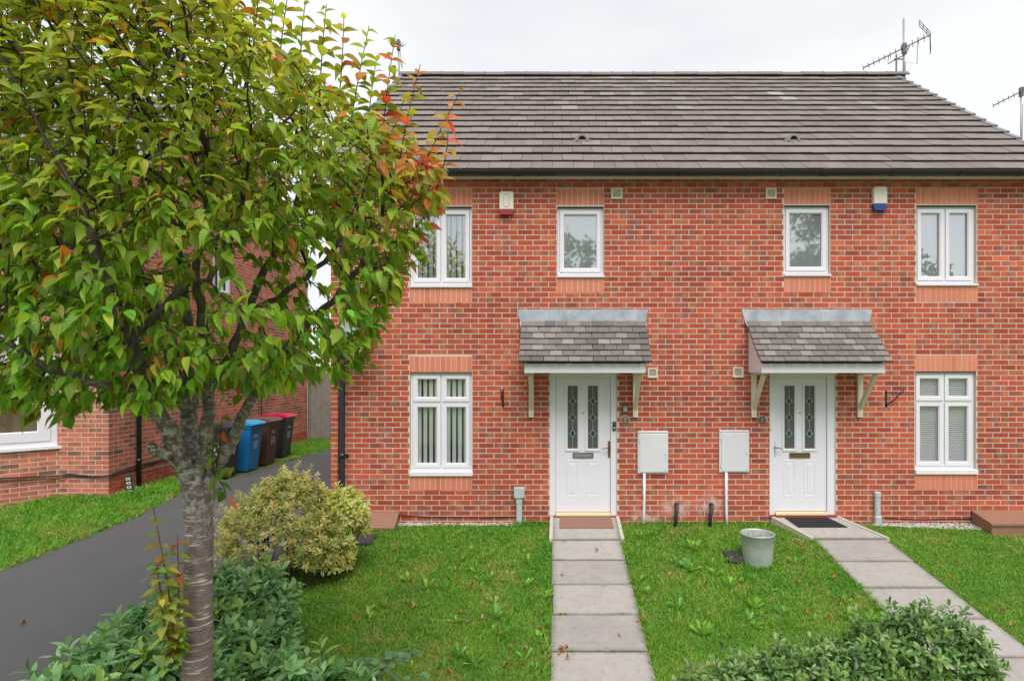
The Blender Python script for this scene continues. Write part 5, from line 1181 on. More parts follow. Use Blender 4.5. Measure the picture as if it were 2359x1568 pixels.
# longer tufts along wall foot and path edges
def tufts(name, spec, label, h):
    P = []
    for (x, y, n, r) in spec:
        a = RNG.normal(0, r, (n, 2)); X_ = x + a[:, 0]; Y_ = np.minimum(y + a[:, 1], -.01); P.append(np.stack([X_, Y_, .1436 * Y_ + .004, np.full(n, .4)], 1))
    return grass(name, np.concatenate(P), h, 33, label)
sp = [(FX(1215) - i * .06, -.06, 50, .05) for i in range(-4, 3)] + [(-.11, y, 36, .025) for y in np.arange(-.8, -4.2, -.13)] + [(.90, y, 36, .025) for y in np.arange(-.1, -4.2, -.13)] + [(3.43, y, 30, .022) for y in np.arange(-.65, -3.5, -.15)] + [(x, -.04, 34, .04) for x in np.arange(.95, 3.1, .13)] + [(bx + .2 * math.cos(a), by + .2 * math.sin(a), 40, .03) for a in np.arange(0, 6.28, .5)]
sp += [(random.uniform(-2.3, -.2), random.uniform(-4, -.3), 60, .06) for _ in range(26)] + [(random.uniform(1, 3.3), random.uniform(-4, -.3), 50, .06) for _ in range(20)]
tufts('long_grass', sp, 'longer grass tufts along the wall foot and path edges', .055)
# moss and small weeds in path joints
jt = [(random.uniform(-.03, .15), y, 30, .022) for y in (-.66, -1.19, -1.79, -2.41, -3.03)] + [(random.uniform(.2, .8), y, 14, .03) for y in (-1.79, -2.41, -3.03)] + [(.02, -2.42, 60, .05), (-.02, -.5, 40, .03)]
P = []
for (x, y, n, r) in jt:
    a = RNG.normal(0, r, n); b_ = RNG.normal(0, .006, n); P.append(np.stack([x + a, y + b_, .1436 * (y + b_) + .018, np.full(n, .2)], 1))
grass('joint_weeds', np.concatenate(P), .018, 35, 'tiny grass growing in the joints of the left path')

# ---- lawn weeds (rosettes) and fallen leaves
rose = [leaf_geo([0, .2, .45, .62, .8, 1], [.12, .35, .6, .95, 1.0, .05], 1, .30, .25, -.25 + .1 * k) for k in range(3)]
def beside(X, Y):
    if X < .4: L_ = [('the left path', abs(X + .1)), ('the house wall', -Y), ('the variegated bushes', math.hypot(X + 2.4, Y + 1.5)), ('the front hedge', math.hypot(X + 1.4, Y + 4.4) if X < -.6 else 9)]
    else: L_ = [('the left path', X - .9), ('the right path', 3.4 - X), ('the metal tub', math.hypot(X - bx, Y - by)), ('the house wall', -Y), ('the front hedge', abs(Y + 4.0))]
    return min(L_, key=lambda a: a[1])[0]
def rosette(x, y, r, tone, label):
    n = random.randint(5, 13); a = np.arange(n) * 2.4 + RNG.normal(0, .5, n) + random.random() * 6; el = RNG.uniform(.15, 1.15, n)
    d = np.stack([np.cos(a) * np.cos(el), np.sin(a) * np.cos(el), np.sin(el)], 1); pos = np.tile((x, y, gz(y) + .022), (n, 1)) + d * .008
    col = hsvish(tone, n, .12); t = leaf_mass('lawn_weed', rose, pos, frames(d, np.tile((0, 0, 1.), (n, 1))), RNG.uniform(.45, 1.25, n) * r, col, M_WEED, None, None)
    return tag(t, label, 'weed', 'broad-leaved weeds in the lawns')
WP = [(1050, 1310), (1070, 1320), (1110, 1290), (1140, 1330), (1200, 1310), (1225, 1300), (1090, 1345), (920, 1345), (1000, 1350), (900, 1285), (960, 1400), (850, 1400), (1120, 1420), (1150, 1450), (1230, 1470), (1060, 1500), (1110, 1520), (1200, 1530), (1020, 1540), (960, 1530), (800, 1370), (1250, 1540), (870, 1440), (1190, 1365),
      (1600, 1305), (1650, 1340), (1700, 1352), (1725, 1345), (1785, 1305), (1490, 1345), (1505, 1360), (1530, 1325), (1760, 1400), (1800, 1415), (1880, 1420), (1830, 1450), (1560, 1400), (1500, 1480), (1640, 1470), (1700, 1430), (1930, 1400), (1960, 1440), (1480, 1250), (1580, 1270), (1460, 1300)]
WP = [(x + random.uniform(-25, 25), y + random.uniform(-14, 14)) for x, y in WP] + [(random.gauss(1090, 90), random.uniform(1270, 1540)) for _ in range(14)] + [(random.gauss(1690, 120), random.uniform(1290, 1470)) for _ in range(14)]
for i, (x, y) in enumerate(WP):
    Zp = 4730 / (y - 655); X = (x - 1281) / FPX * Zp; left = X < .4
    if -.12 < X < .93 or X > 3.38 or X < -2.3 or ((X - bx) ** 2 + (Zp - CAM_D - by) ** 2) < .07: continue
    rosette(X, Zp - CAM_D, random.uniform(.05, .14), (.26, .49, .06) if i % 3 else (.18, .44, .10), ('pale green broad-leaved weed rosette in the left lawn, nearest %s' if left else 'pale green broad-leaved weed rosette in the middle lawn, nearest %s') % beside(X, Zp - CAM_D))
dry = [leaf_geo(*CHERRY_ST, 1, .55, .30, .1 - .3 * k, 1.5) for k in range(3)]
def fallen(x, y, tone, label, z=None):
    Zp = 4730 / (y - 655); X = (x - 1281) / FPX * Zp; Y = Zp - CAM_D; a = random.random() * 6.28
    d = np.array([[math.cos(a), math.sin(a), random.uniform(-.2, .25)]]); up = np.array([[random.uniform(-.5, .5), random.uniform(-.7, .2), 1.]])
    return tag(leaf_mass('fallen_leaf', dry, np.array([[X, Y, gz(Y) + (.045 if z is None else z)]]), frames(d, up), np.array([random.uniform(.045, .065)]), np.array([tone]) * random.uniform(.7, 1.2), M_DRY, None, None), label if '%s' not in label else label % beside(X, Y), 'fallen leaf', 'fallen leaves')
TON = [(.50, .17, .05), (.46, .22, .11), (.34, .15, .08), (.58, .26, .06), (.50, .33, .22)]
for (x, y) in [(1211, 1279), (1050, 1320), (1053, 1341), (1083, 1358), (1112, 1370), (1060, 1420), (1108, 1434), (950, 1410), (815, 1430), (820, 1440), (880, 1490), (1250, 1420), (1248, 1455), (1190, 1545), (1215, 1505), (1100, 1545), (1170, 1540), (1290, 1505), (980, 1395), (1040, 1560), (1160, 1470), (900, 1345), (985, 1248), (1180, 1500), (935, 1395)]:
    fallen(x, y, random.choice(TON), 'dry orange-brown leaf on the left lawn, nearest %s')
for (x, y) in [(1620, 1355), (1835, 1255), (1855, 1285), (1870, 1350), (1905, 1430), (1918, 1340), (1840, 1350), (1850, 1275), (1815, 1300), (1960, 1380), (1935, 1395), (1570, 1530), (1630, 1545), (1860, 1415), (1545, 1330)]:
    fallen(x, y, random.choice(TON), 'dry orange-brown leaf on the middle lawn, nearest %s')
ORDW = ['nearest', 'second nearest', 'third nearest', 'fourth nearest', 'fifth nearest', 'sixth nearest', 'seventh nearest', 'eighth nearest']
for k_, (x, y) in enumerate(sorted([(2255, 1318), (2190, 1338), (2290, 1240), (2310, 1420), (2330, 1445), (2200, 1300)], key=lambda p: p[1])):
    fallen(x, y, random.choice(TON), 'dry pale brown leaf on the right lawn, %s to the house' % ORDW[k_], .035)
for k_, (x, y) in enumerate(sorted([(1430, 1475), (1285, 1500), (1292, 1512), (1300, 1500), (1378, 1275), (1296, 1332), (1468, 1435), (1310, 1520)], key=lambda p: p[1])):
    fallen(x, y, random.choice(TON[:3] + [(.55, .40, .28)]), 'dry brown leaf on the left path, %s to the left door' % ORDW[k_], .034)
for k_, (x, y) in enumerate(sorted([(170, 1250), (250, 1220), (195, 1238), (262, 1215), (90, 1268), (60, 1440), (300, 1190), (35, 1300)], key=lambda p: p[1])):
    fallen(x, y, random.choice(TON), 'dry brown leaf by the driveway edge, %s to the bins' % ORDW[k_], .028)

# ---- the cherry tree
tree_base = PX(452, 852, 3.25); TB_ = Vector((tree_base.x, tree_base.y, gz(tree_base.y)))
tree = tag(empty('cherry_tree', TB_), 'cherry tree in front with banded bark and leaves turning orange and red', 'tree')
def chain(pts):   # image-plan points (x, y, Z, radius px)
    return [(np.array(PX(x, y, Z)), r / FPX * Z) for x, y, Z, r in pts]
trunk_pts = [(TB_ + Vector((0, 0, -.1)), .11), (TB_ + Vector((0, 0, .05)), .09), (TB_ + Vector((0, 0, .35)), .078)] + [(Vector(p), r) for p, r in chain([(455, 1568, 3.25, 33), (456, 1450, 3.25, 30.5), (457, 1330, 3.25, 29.5), (458, 1240, 3.25, 29), (458, 1180, 3.25, 30), (458, 1135, 3.25, 31), (457, 1100, 3.25, 24), (453, 1070, 3.25, 10)])]
q = MB(); q.tube([p for p, r in trunk_pts], [r for p, r in trunk_pts], 28)
V = q.v; 
for i, p in enumerate(q.v):   # gentle irregularity
    a = math.sin(p[2] * 13 + p[0] * 31) * .004 + math.sin(p[2] * 37) * .0015; c_ = Vector((TB_.x, TB_.y)); v = Vector((p[0] - TB_.x, p[1] - TB_.y)); v = v.normalized() * a if v.length > 1e-4 else v; q.v[i] = (p[0] + v.x, p[1] + v.y, p[2])
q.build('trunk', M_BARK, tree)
limbs = {
 'A': [(452, 1135, 3.25, 24), (428, 1085, 3.22, 22), (402, 1025, 3.15, 21), (378, 975, 3.08, 18), (354, 925, 3.0, 15), (328, 860, 2.93, 15), (302, 780, 2.85, 13), (268, 705, 2.78, 11), (235, 620, 2.7, 9), (205, 520, 2.62, 7)],
 'A2': [(345, 905, 2.98, 11), (290, 892, 2.9, 10), (206, 880, 2.8, 9), (103, 844, 2.72, 8), (26, 794, 2.65, 6), (-60, 740, 2.6, 4)],
 'A3': [(302, 780, 2.85, 10), (345, 740, 2.88, 9), (395, 690, 2.9, 9), (428, 655, 2.92, 8), (480, 640, 2.95, 7), (520, 600, 3.0, 6), (540, 520, 3.0, 5)],
 'B': [(456, 1110, 3.27, 24), (441, 1060, 3.32, 20), (436, 1000, 3.36, 19), (438, 930, 3.4, 17), (430, 850, 3.45, 15), (428, 740, 3.5, 12), (420, 640, 3.55, 9), (405, 520, 3.6, 7), (390, 400, 3.6, 5)],
 'B2': [(464, 1095, 3.25, 18), (473, 1020, 3.25, 14), (481, 950, 3.25, 14), (478, 860, 3.25, 13), (470, 770, 3.24, 12), (462, 700, 3.22, 10), (455, 610, 3.15, 8), (470, 500, 3.1, 6), (490, 380, 3.05, 5)],
 'C': [(466, 1165, 3.25, 17), (489, 1095, 3.24, 14), (520, 1035, 3.22, 13), (556, 965, 3.2, 12), (590, 905, 3.2, 11), (640, 830, 3.2, 10), (700, 755, 3.2, 9), (765, 690, 3.2, 7), (830, 610, 3.2, 6), (880, 510, 3.2, 4)],
 'D': [(478, 900, 3.3, 11), (515, 850, 3.38, 10), (540, 790, 3.42, 10), (573, 711, 3.45, 9), (610, 620, 3.48, 8), (660, 520, 3.5, 6), (700, 400, 3.5, 5)],
 'E': [(573, 715, 3.45, 7), (640, 690, 3.6, 7), (700, 640, 3.7, 6), (770, 580, 3.8, 5), (820, 500, 3.85, 4)],
 'K': [(390, 1048, 3.13, 13), (368, 1040, 3.09, 13), (352, 1034, 3.06, 12), (346, 1026, 3.05, 9)],
 'F': [(330, 870, 2.93, 9), (250, 760, 3.1, 9), (170, 690, 3.2, 8), (90, 620, 3.25, 6), (10, 540, 3.3, 5)],
 'H': [(430, 850, 3.45, 8), (380, 740, 3.7, 7), (330, 640, 3.9, 6), (280, 520, 4.0, 5)],
}
nodes = []; par = []; rad = []
for key, L_ in limbs.items():
    ch = chain(L_); q = MB(); ps = []
    for i in range(len(ch) - 1):   # smooth resample with a little wander
        for k in range(3):
            f = k / 3; p = ch[i][0] * (1 - f) + ch[i + 1][0] * f; r = ch[i][1] * (1 - f) + ch[i + 1][1] * f; ps.append((p + (RNG.normal(0, .006, 3) if i + k else 0), r * RNG.uniform(.95, 1.07)))
    ps.append(ch[-1]); q.tube([Vector(p) for p, r in ps], [r for p, r in ps], 14); q.build('limb' if key != 'K' else 'branch_stub', M_BARK, tree)
    if key == 'K': continue
    prev = -1
    for i, (p, r) in enumerate(ps):
        if i < 9 and key in 'ABB2C': continue
        nodes.append(p); par.append(prev); rad.append(r); prev = len(nodes) - 1
NL = len(nodes)
# crown volume, leaving the lower middle open
CROWN = [(-260, 880), (-260, -260), (380, -300), (480, -60), (540, 40), (620, 110), (720, 165), (800, 235), (880, 295), (950, 330), (1010, 385), (1012, 470), (965, 550), (930, 630), (885, 735), (850, 815), (760, 850), (640, 905), (560, 890), (470, 895), (400, 930), (330, 950), (230, 930), (140, 965), (60, 955), (-260, 880)]
def in_poly(x, y, P):
    c = np.zeros(len(x), bool); j = len(P) - 1
    for i in range(len(P)):
        xi, yi = P[i]; xj, yj = P[j]
        with np.errstate(divide='ignore', invalid='ignore'): c ^= ((yi > y) != (yj > y)) & (x < (xj - xi) * (y - yi) / (yj - yi + 1e-9) + xi)
        j = i
    return c
def crown_pts(n, seed):
    rng = np.random.default_rng(seed); out = []
    while sum(map(len, out)) < n:
        x = rng.uniform(-260, 1015, 4000); y = rng.uniform(-300, 970, 4000); m = in_poly(x, y, CROWN); x, y = x[m], y[m]
        T = 1.12 * np.sqrt(np.clip(1 - ((x - 330) / 760) ** 2, .03, 1)) * np.clip(1.15 - np.maximum(0, y - 600) / 700, .5, 1); s_ = rng.uniform(-1, 1, len(x)); Z = 3.22 + T * s_ * np.where(s_ < 0, .72, .9)
        core = (y > 560) & (y < 790) & (x > 320) & (x < 790); keep_ = ~(core & (rng.random(len(x)) < np.where(np.abs(s_) < .6, .95, .72))) & ~((x > 740) & (y > 690) & (rng.random(len(x)) < .25)) & ~((y > 790) & (np.abs(s_) < .3) & (rng.random(len(x)) < .6))
        x, y, Z = x[keep_], y[keep_], Z[keep_]
        out.append(np.stack([(x - 1281) / FPX * Z, Z - CAM_D, CAM_Z - (y - 852) / FPX * Z], 1))
    return np.concatenate(out)[:n]
att = crown_pts(7600, 5); alive = np.ones(len(att), bool)
nd = np.array(nodes)
for it in range(90):
    A = att[alive]
    if len(A) < 20: break
    d2 = ((A[:, None, :] - nd[None]) ** 2).sum(2); nn = d2.argmin(1); dm = np.sqrt(d2.min(1)); ok = dm < .9
    grow = {}
    for a_, n_ in zip(A[ok], nn[ok]): grow.setdefault(n_, []).append(a_)
    new = []
    for n_, L_ in grow.items():
        v = unit(np.array([a_ - nd[n_] for a_ in L_])).sum(0) + np.array((0, 0, .25)) + RNG.normal(0, .25, 3)
        l = np.linalg.norm(v)
        if l < 1e-3: continue
        p = nd[n_] + v / l * .062
        new.append((p, n_))
    if not new: break
    NP = np.array([p for p, _ in new]); dd = np.sqrt(((NP[:, None] - nd[None]) ** 2).sum(2).min(1)); good = dd > .028
    if not good.any(): break
    for (p, n_), g_ in zip(new, good):
        if g_: nodes.append(p); par.append(n_); rad.append(0)
    nd = np.array(nodes); ai = np.where(alive)[0]; dk = np.sqrt(((att[ai][:, None] - NP[None]) ** 2).sum(2).min(1)); alive[ai[dk < .062]] = False
NN = len(nodes); kids = [[] for _ in range(NN)]
for i, p in enumerate(par):
    if p >= 0: kids[p].append(i)
rr_ = np.zeros(NN)
for i in range(NN - 1, NL - 1, -1): rr_[i] = max(.0022, (sum(rr_[k] ** 2.3 for k in kids[i])) ** (1 / 2.3) if kids[i] else .0022)
for i in range(NL): rr_[i] = rad[i]
q = MB(); started = set()
for i in range(NL, NN):
    p = par[i]
    main = max([k for k in kids[p] if k >= NL], key=lambda k: rr_[k])
    if p >= NL and main == i: continue   # continued from the parent chain
    pts = [nd[p], nd[i]]; rs = [min(rr_[i] * 1.15, .02), rr_[i]]; c_ = i
    while kids[c_]:
        c_ = max(kids[c_], key=lambda k: rr_[k]); pts.append(nd[c_]); rs.append(rr_[c_])
    q.tube([Vector(v) for v in pts], [min(r, .016) for r in rs], 5, cap=False)
tag(q.build('twigs', M_TWIG, tree), kind='stuff')
# leaf sites: thin nodes
LP, LD, LU_, LS = [], [], [], []
cen = np.array(PX(420, 560, 3.2))
for i in range(NL, NN):
    if rr_[i] > .0085: continue
    tdir = nd[i] - nd[par[i]]; tdir = tdir / (np.linalg.norm(tdir) + 1e-6)
    k = 5 if not kids[i] else (1 if RNG.random() < .45 else 2)
    for _ in range(k):
        a = RNG.random() * 6.283; out = nd[i] - cen; out[2] *= .3; out = out / (np.linalg.norm(out) + 1e-6)
        hz = np.array((math.cos(a), math.sin(a), 0)); high = np.clip((nd[i][2] - 2.6) / 1.4, 0, 1)
        d = hz * .75 + out * .45 + tdir * .35 + np.array((0, 0, -.62 + .42 * high)); LP.append(nd[i] + RNG.normal(0, .012, 3)); LD.append(d)
        u_ = np.array((0, -.35, 1.)) + hz * .45 + RNG.normal(0, .38, 3); LU_.append(u_); LS.append(RNG.uniform(.044, .096))
# upright shoots with paired rows of leaves
SH = [((700, 240, 3.2), (693, 120, 3.18), (706, -10, 3.15)), ((770, 320, 3.2), (785, 180, 3.18), (792, 32, 3.15)), ((800, 330, 3.25), (822, 200, 3.25), (850, 60, 3.25)), ((872, 400, 3.2), (888, 240, 3.2), (910, 82, 3.2)), ((915, 410, 3.15), (935, 290, 3.15), (968, 148, 3.12)),
      ((955, 440, 3.1), (1000, 330, 3.1), (1066, 200, 3.08)), ((900, 470, 3.0), (960, 400, 2.98), (1015, 300, 2.95)), ((640, 200, 3.2), (650, 80, 3.2), (668, -40, 3.2)), ((580, 160, 3.1), (590, 40, 3.1), (603, -60, 3.05)), ((470, 120, 3.0), (480, 20, 3.0), (495, -60, 3.0)), ((520, 130, 3.4), (540, 20, 3.4), (556, -60, 3.4)),
      ((735, 250, 3.3), (742, 120, 3.3), (752, 10, 3.3)), ((840, 380, 3.35), (850, 260, 3.35), (868, 130, 3.35)), ((985, 480, 3.1), (1020, 390, 3.05), (1032, 290, 3.0)), ((905, 560, 3.1), (960, 520, 3.05), (1015, 440, 3.0)), ((840, 700, 3.1), (905, 640, 3.05), (975, 590, 3.0)), ((800, 790, 3.15), (850, 760, 3.1), (895, 700, 3.05)), ((780, 830, 3.2), (830, 835, 3.15), (862, 845, 3.1)),
      ((880, 350, 3.3), (905, 300, 3.3), (930, 230, 3.3)), ((620, 150, 3.5), (625, 60, 3.5), (632, -20, 3.5))]
q = MB()
for P3 in SH:
    P_ = [np.array(PX(*p)) for p in P3]; n = 22; pts = []
    for i in range(n + 1):
        f = i / n; pts.append((1 - f) ** 2 * P_[0] + 2 * f * (1 - f) * (2 * P_[1] - .5 * (P_[0] + P_[2])) + f * f * P_[2])
    q.tube([Vector(p) for p in pts], [.0042 * (1 - .6 * i / n) for i in range(n + 1)], 5, cap=False)
    L_ = sum(np.linalg.norm(pts[i + 1] - pts[i]) for i in range(n)); m = int(L_ / .024); a0 = RNG.random() * 6.28
    for k in range(m):
        f = (k + .5) / m; i = min(n - 1, int(f * n)); p = pts[i]; a = a0 + k * 2.4; hz = np.array((math.cos(a), math.sin(a), 0)); td = unit(pts[i + 1] - pts[i])
        d = hz * 1.0 + td * .35 + np.array((0, 0, -.12 if f < .9 else .3)); LP.append(p); LD.append(d); LU_.append(np.array((0, 0, 1.)) + td * .3 + RNG.normal(0, .15, 3)); LS.append(RNG.uniform(.078, .112) * (1 - .5 * max(0, f - .7) / .3))
tag(q.build('shoot_stems', M_TWIG, tree), kind='stuff')
# more upright shoots across the hidden top and left of the crown
top_nodes = [i for i in range(NL, NN) if nd[i][2] > 3.3 and not kids[i]]
q = MB()
for i in random.sample(top_nodes, min(60, len(top_nodes))):
    p = nd[i].copy(); v = np.array((RNG.normal(0, .18), RNG.normal(0, .18), 1.)); v /= np.linalg.norm(v); L_ = RNG.uniform(.2, .5); pts = [p + v * L_ * f for f in (0, .33, .66, 1)]
    pxx = 1281 + pts[-1][0] / (pts[-1][1] + CAM_D) * FPX
    if pxx > 600: continue
    q.tube([Vector(a) for a in pts], [.004, .0035, .003, .002], 5, cap=False); m = int(L_ / .03); a0 = RNG.random() * 6.28
    for k in range(m):
        a = a0 + k * 2.4; hz = np.array((math.cos(a), math.sin(a), 0)); LP.append(p + v * L_ * (k + .5) / m); LD.append(hz + np.array((0, 0, .1))); LU_.append(np.array((0, 0, 1.)) + RNG.normal(0, .2, 3)); LS.append(RNG.uniform(.065, .095))
tag(q.build('upper_shoot_stems', M_TWIG, tree), kind='stuff')
LP, LD, LU_, LS = map(np.array, (LP, LD, LU_, LS)); N = len(LP)
Zl = LP[:, 1] + CAM_D; lx = 1281 + LP[:, 0] / Zl * FPX; ly = 852 - (LP[:, 2] - CAM_Z) / Zl * FPX
col = hsvish((.225, .385, .028), N, .32, .22)
hi = np.clip((700 - ly) / 700, 0, 1)[:, None]; col = col * (1 - hi * .8) + hsvish((.44, .43, .052), N, .30, .18) * hi * .75     # upper leaves are yellower
X_r = np.clip((LP[:, 0] + 1.25) / .55, 0, 1) * np.clip((LP[:, 2] - 2.75) / .5, 0, 1)                                                 # the right-hand outer shoots have turned
turn = RNG.random(N)
top_r = np.clip((lx - 560) / 300, 0, 1) * np.clip((330 - ly) / 200, 0, 1); X_r = np.maximum(X_r * np.clip((lx - 780) / 160, .1, 1), top_r * .35)
for thr, c_ in ((.85, (.50, .36, .10)), (.50, (.58, .24, .11)), (.16, (.68, .12, .08))):
    m = turn < thr * X_r; col[m] = hsvish(c_, int(m.sum()), .2, .1)
clus = np.linalg.norm(LP - np.array(PX(965, 400, 3.1)), axis=1) < .10; m = clus & (RNG.random(N) < .75); col[m] = hsvish((.62, .055, .045), int(m.sum()), .2, .1)
clus = np.linalg.norm(LP - np.array(PX(890, 260, 3.2)), axis=1) < .07; m = clus & (RNG.random(N) < .7); col[m] = hsvish((.62, .07, .05), int(m.sum()), .2, .1)
m = RNG.random(N) < .022; col[m] = hsvish((.60, .20, .03), int(m.sum()), .2, .1); m = RNG.random(N) < .05; col[m] = hsvish((.32, .25, .03), int(m.sum()), .15, .1)
cgeo = [leaf_geo(*CHERRY_ST, 1, w_, f_, dr) for w_, f_, dr in ((.52, .12, .20), (.46, .24, .34), (.50, .16, .55), (.54, .30, .12), (.40, .36, .40), (.48, .45, .65))]
split_leaves('leaf', cgeo, LP, frames(LD, LU_), LS, col, M_CHERRY, tree, 300)
import sys; sys.stderr.write('cherry leaves %d nodes %d\n' % (N, NN))
# suckers from the trunk foot
q = MB(); SP, SD, SU, SS = [], [], [], []
for P3 in [((408, 1505, 3.12), (392, 1380, 3.05), (352, 1165, 3.0)), ((408, 1505, 3.12), (412, 1400, 3.08), (408, 1230, 3.1)), ((406, 1508, 3.1), (372, 1370, 3.0), (362, 1290, 2.98)), ((405, 1500, 3.08), (400, 1450, 3.0), (388, 1390, 2.95)), ((404, 1500, 3.08), (380, 1440, 2.98), (372, 1370, 2.95))]:
    P_ = [np.array(PX(*p)) for p in P3]; n = 16; pts = []
    for i in range(n + 1):
        f = i / n; pts.append((1 - f) ** 2 * P_[0] + 2 * f * (1 - f) * (2 * P_[1] - .5 * (P_[0] + P_[2])) + f * f * P_[2])
    q.tube([Vector(p) for p in pts], [.006 * (1 - .6 * i / n) for i in range(n + 1)], 6, cap=False); L_ = sum(np.linalg.norm(pts[i + 1] - pts[i]) for i in range(n)); m = int(L_ / .022); a0 = RNG.random() * 6
    for k in range(m):
        f = (k + 1) / m; i = min(n - 1, int(f * n)); a = a0 + k * 2.4; hz = np.array((math.cos(a), math.sin(a), 0)); SP.append(pts[i]); SD.append(hz + np.array((0, 0, .05))); SU.append(np.array((0, -.2, 1.)) + RNG.normal(0, .15, 3)); SS.append(RNG.uniform(.06, .095) * (1 if f < .85 else .7))
q.build('sucker_stems', M_REDSTEM, tree)
SP, SD, SU, SS = map(np.array, (SP, SD, SU, SS)); sc = hsvish((.29, .36, .045), len(SP), .25, .25); m = RNG.random(len(SP)) < .10; sc[m] = hsvish((.36, .15, .04), int(m.sum()), .2)
leaf_objects('sucker_leaf', cgeo, SP, frames(SD, SU), SS, sc, M_CHERRY, tree)
kn = PX(408, 1502, 3.14); q = MB()
for k in range(14): v = Vector((RNG.normal(0, .016), RNG.normal(0, .016), RNG.normal(0, .03))); q.tube([kn + v, kn + v + Vector((RNG.normal(0, .02) - .01, RNG.normal(0, .02), RNG.normal(0, .02)))], [.016, .009], 6)
tag(q.build('trunk_burr', M_TWIG, tree), kind='stuff')
# small epicormic leaves at the right fork
q = MB(); SP, SD, SU, SS = [], [], [], []
for P3 in [((498, 1075, 3.2), (505, 1030, 3.16), (512, 960, 3.12)), ((498, 1085, 3.18), (515, 1090, 3.14), (535, 1075, 3.1)), ((494, 1090, 3.16), (488, 1060, 3.1), (492, 1010, 3.05)), ((500, 1095, 3.18), (515, 1120, 3.12), (520, 1150, 3.08))]:
    P_ = [np.array(PX(*p)) for p in P3]; q.tube([Vector(p) for p in P_], [.004, .003, .002], 5, cap=False)
    for k in range(6): f = (k + 1) / 6; p = P_[0] * (1 - f) + P_[2] * f; a = RNG.random() * 6.28; SP.append(p); SD.append(np.array((math.cos(a), math.sin(a), -.5))); SU.append(np.array((0, -.6, 1.)) + RNG.normal(0, .2, 3)); SS.append(RNG.uniform(.05, .085))
q.build('fork_shoots', M_TWIG, tree); SP, SD, SU, SS = map(np.array, (SP, SD, SU, SS)); sc = hsvish((.15, .25, .025), len(SP), .2, .2); sc[3] = (.62, .16, .03); sc[-1] = (.62, .14, .03)
leaf_objects('fork_leaf', cgeo, SP, frames(SD, SU), SS, sc, M_CHERRY, tree)

# ---- shrubs made of leafy shoots
def shrub(name, blobs, nshoot, leafL, leafW, nleaf, tones, material, loc, label, cat, group, n_obj, st=LAUREL_ST, spread=.85, jit=.10, upb=.55, stems=60, seed=1, geo=None):
    rng = np.random.default_rng(seed); t = tag(empty(name, loc), label, cat, group); geo = geo or [leaf_geo(*st, 1, leafW, f_, dr) for f_, dr in ((.18, .10), (.28, .22), (.12, .3))]
    vol = np.array([b[3] * b[4] + b[3] * b[5] + b[4] * b[5] for b in blobs]); pr_ = vol / vol.sum(); P, D, U, S, K = [], [], [], [], []
    C = np.array([b[:3] for b in blobs]); Rd = np.array([b[3:6] for b in blobs]); made = 0; q = MB(); ns = 0
    while made < nshoot:
        b = rng.choice(len(blobs), p=pr_); v = unit(rng.normal(0, 1, 3))
        if v[2] < -.45: v[2] = -v[2]
        rr = (1 - abs(rng.normal(0, jit)) + (rng.uniform(0, jit * 1.6) if rng.random() < .3 else 0)) if rng.random() < .72 else rng.uniform(.55, .9)
        p = C[b] + v * Rd[b] * rr
        if (((p - C) / Rd) ** 2).sum(1).min() < (.55 if rr < .9 else .72): continue
        if p[2] < gz(p[1]) + .02: continue
        nrm = unit(v / Rd[b]); ax = unit(nrm + np.array((0, 0, upb)) + rng.normal(0, .22, 3)); e1 = unit(np.cross(ax, np.array((.3, .9, .1)))); e2 = np.cross(ax, e1); a0 = rng.random() * 6.28; tone = tones[rng.integers(len(tones))]; made += 1
        for k in range(nleaf):
            a = a0 + k * 2.4; f = k / nleaf; o_ = e1 * math.cos(a) + e2 * math.sin(a); d = o_ * spread * (1.15 - .75 * f) + ax * (.25 + .8 * f)
            P.append(p - ax * leafL * (.9 - .85 * f)); D.append(d); U.append(ax * 1.0 + o_ * -.3 + np.array((0, -.1, .5))); S.append(leafL * rng.uniform(.75, 1.15) * (1 - .25 * f)); K.append(tone)
        if ns < stems: ns += 1; base = np.array((C[b][0] + rng.normal(0, .08), C[b][1] + rng.normal(0, .08), gz(C[b][1]))); q.tube([Vector(base), Vector(base * .4 + p * .6 + rng.normal(0, .03, 3)), Vector(p)], [.010, .006, .003], 5, cap=False)
    tag(q.build('stems', M_TWIG, t), kind='stuff')
    P, D, U, S = map(np.array, (P, D, U, S)); col = np.array(K) * (1 + rng.normal(0, .16, (len(P), 1))).clip(.5, 1.6)
    split_leaves('leaf', geo, P, frames(D, U), S, col, material, t, n_obj); return t
def blob(x, ytop, Z, rx, rd, base=None):
    """ellipsoid whose top shows at image row ytop and whose foot meets the ground"""
    p = PX(x, ytop, Z); g_ = gz(p.y); h = p.z - g_; return (p.x, p.y, g_ + h * .42, rx, rd, h * .58)
LT = [(.145, .32, .10), (.19, .385, .14), (.11, .25, .075), (.26, .43, .09), (.23, .42, .18)]
shrub('laurel_hedge', [blob(115, 1556, 3.4, .32, .30), blob(190, 1500, 3.6, .36, .34), blob(268, 1445, 3.9, .38, .36), blob(348, 1388, 4.3, .40, .40), blob(432, 1338, 4.8, .40, .42), blob(510, 1308, 5.3, .36, .40), blob(585, 1300, 5.8, .34, .36), blob(625, 1338, 5.5, .26, .32)],
      900, .124, .40, 7, LT, M_LAUREL, PX(400, 1500, 4.2) * 1.0, 'green laurel hedge along the driveway behind the cherry trunk', 'hedge', 'front hedges', 300, seed=3, jit=.17, spread=.95)
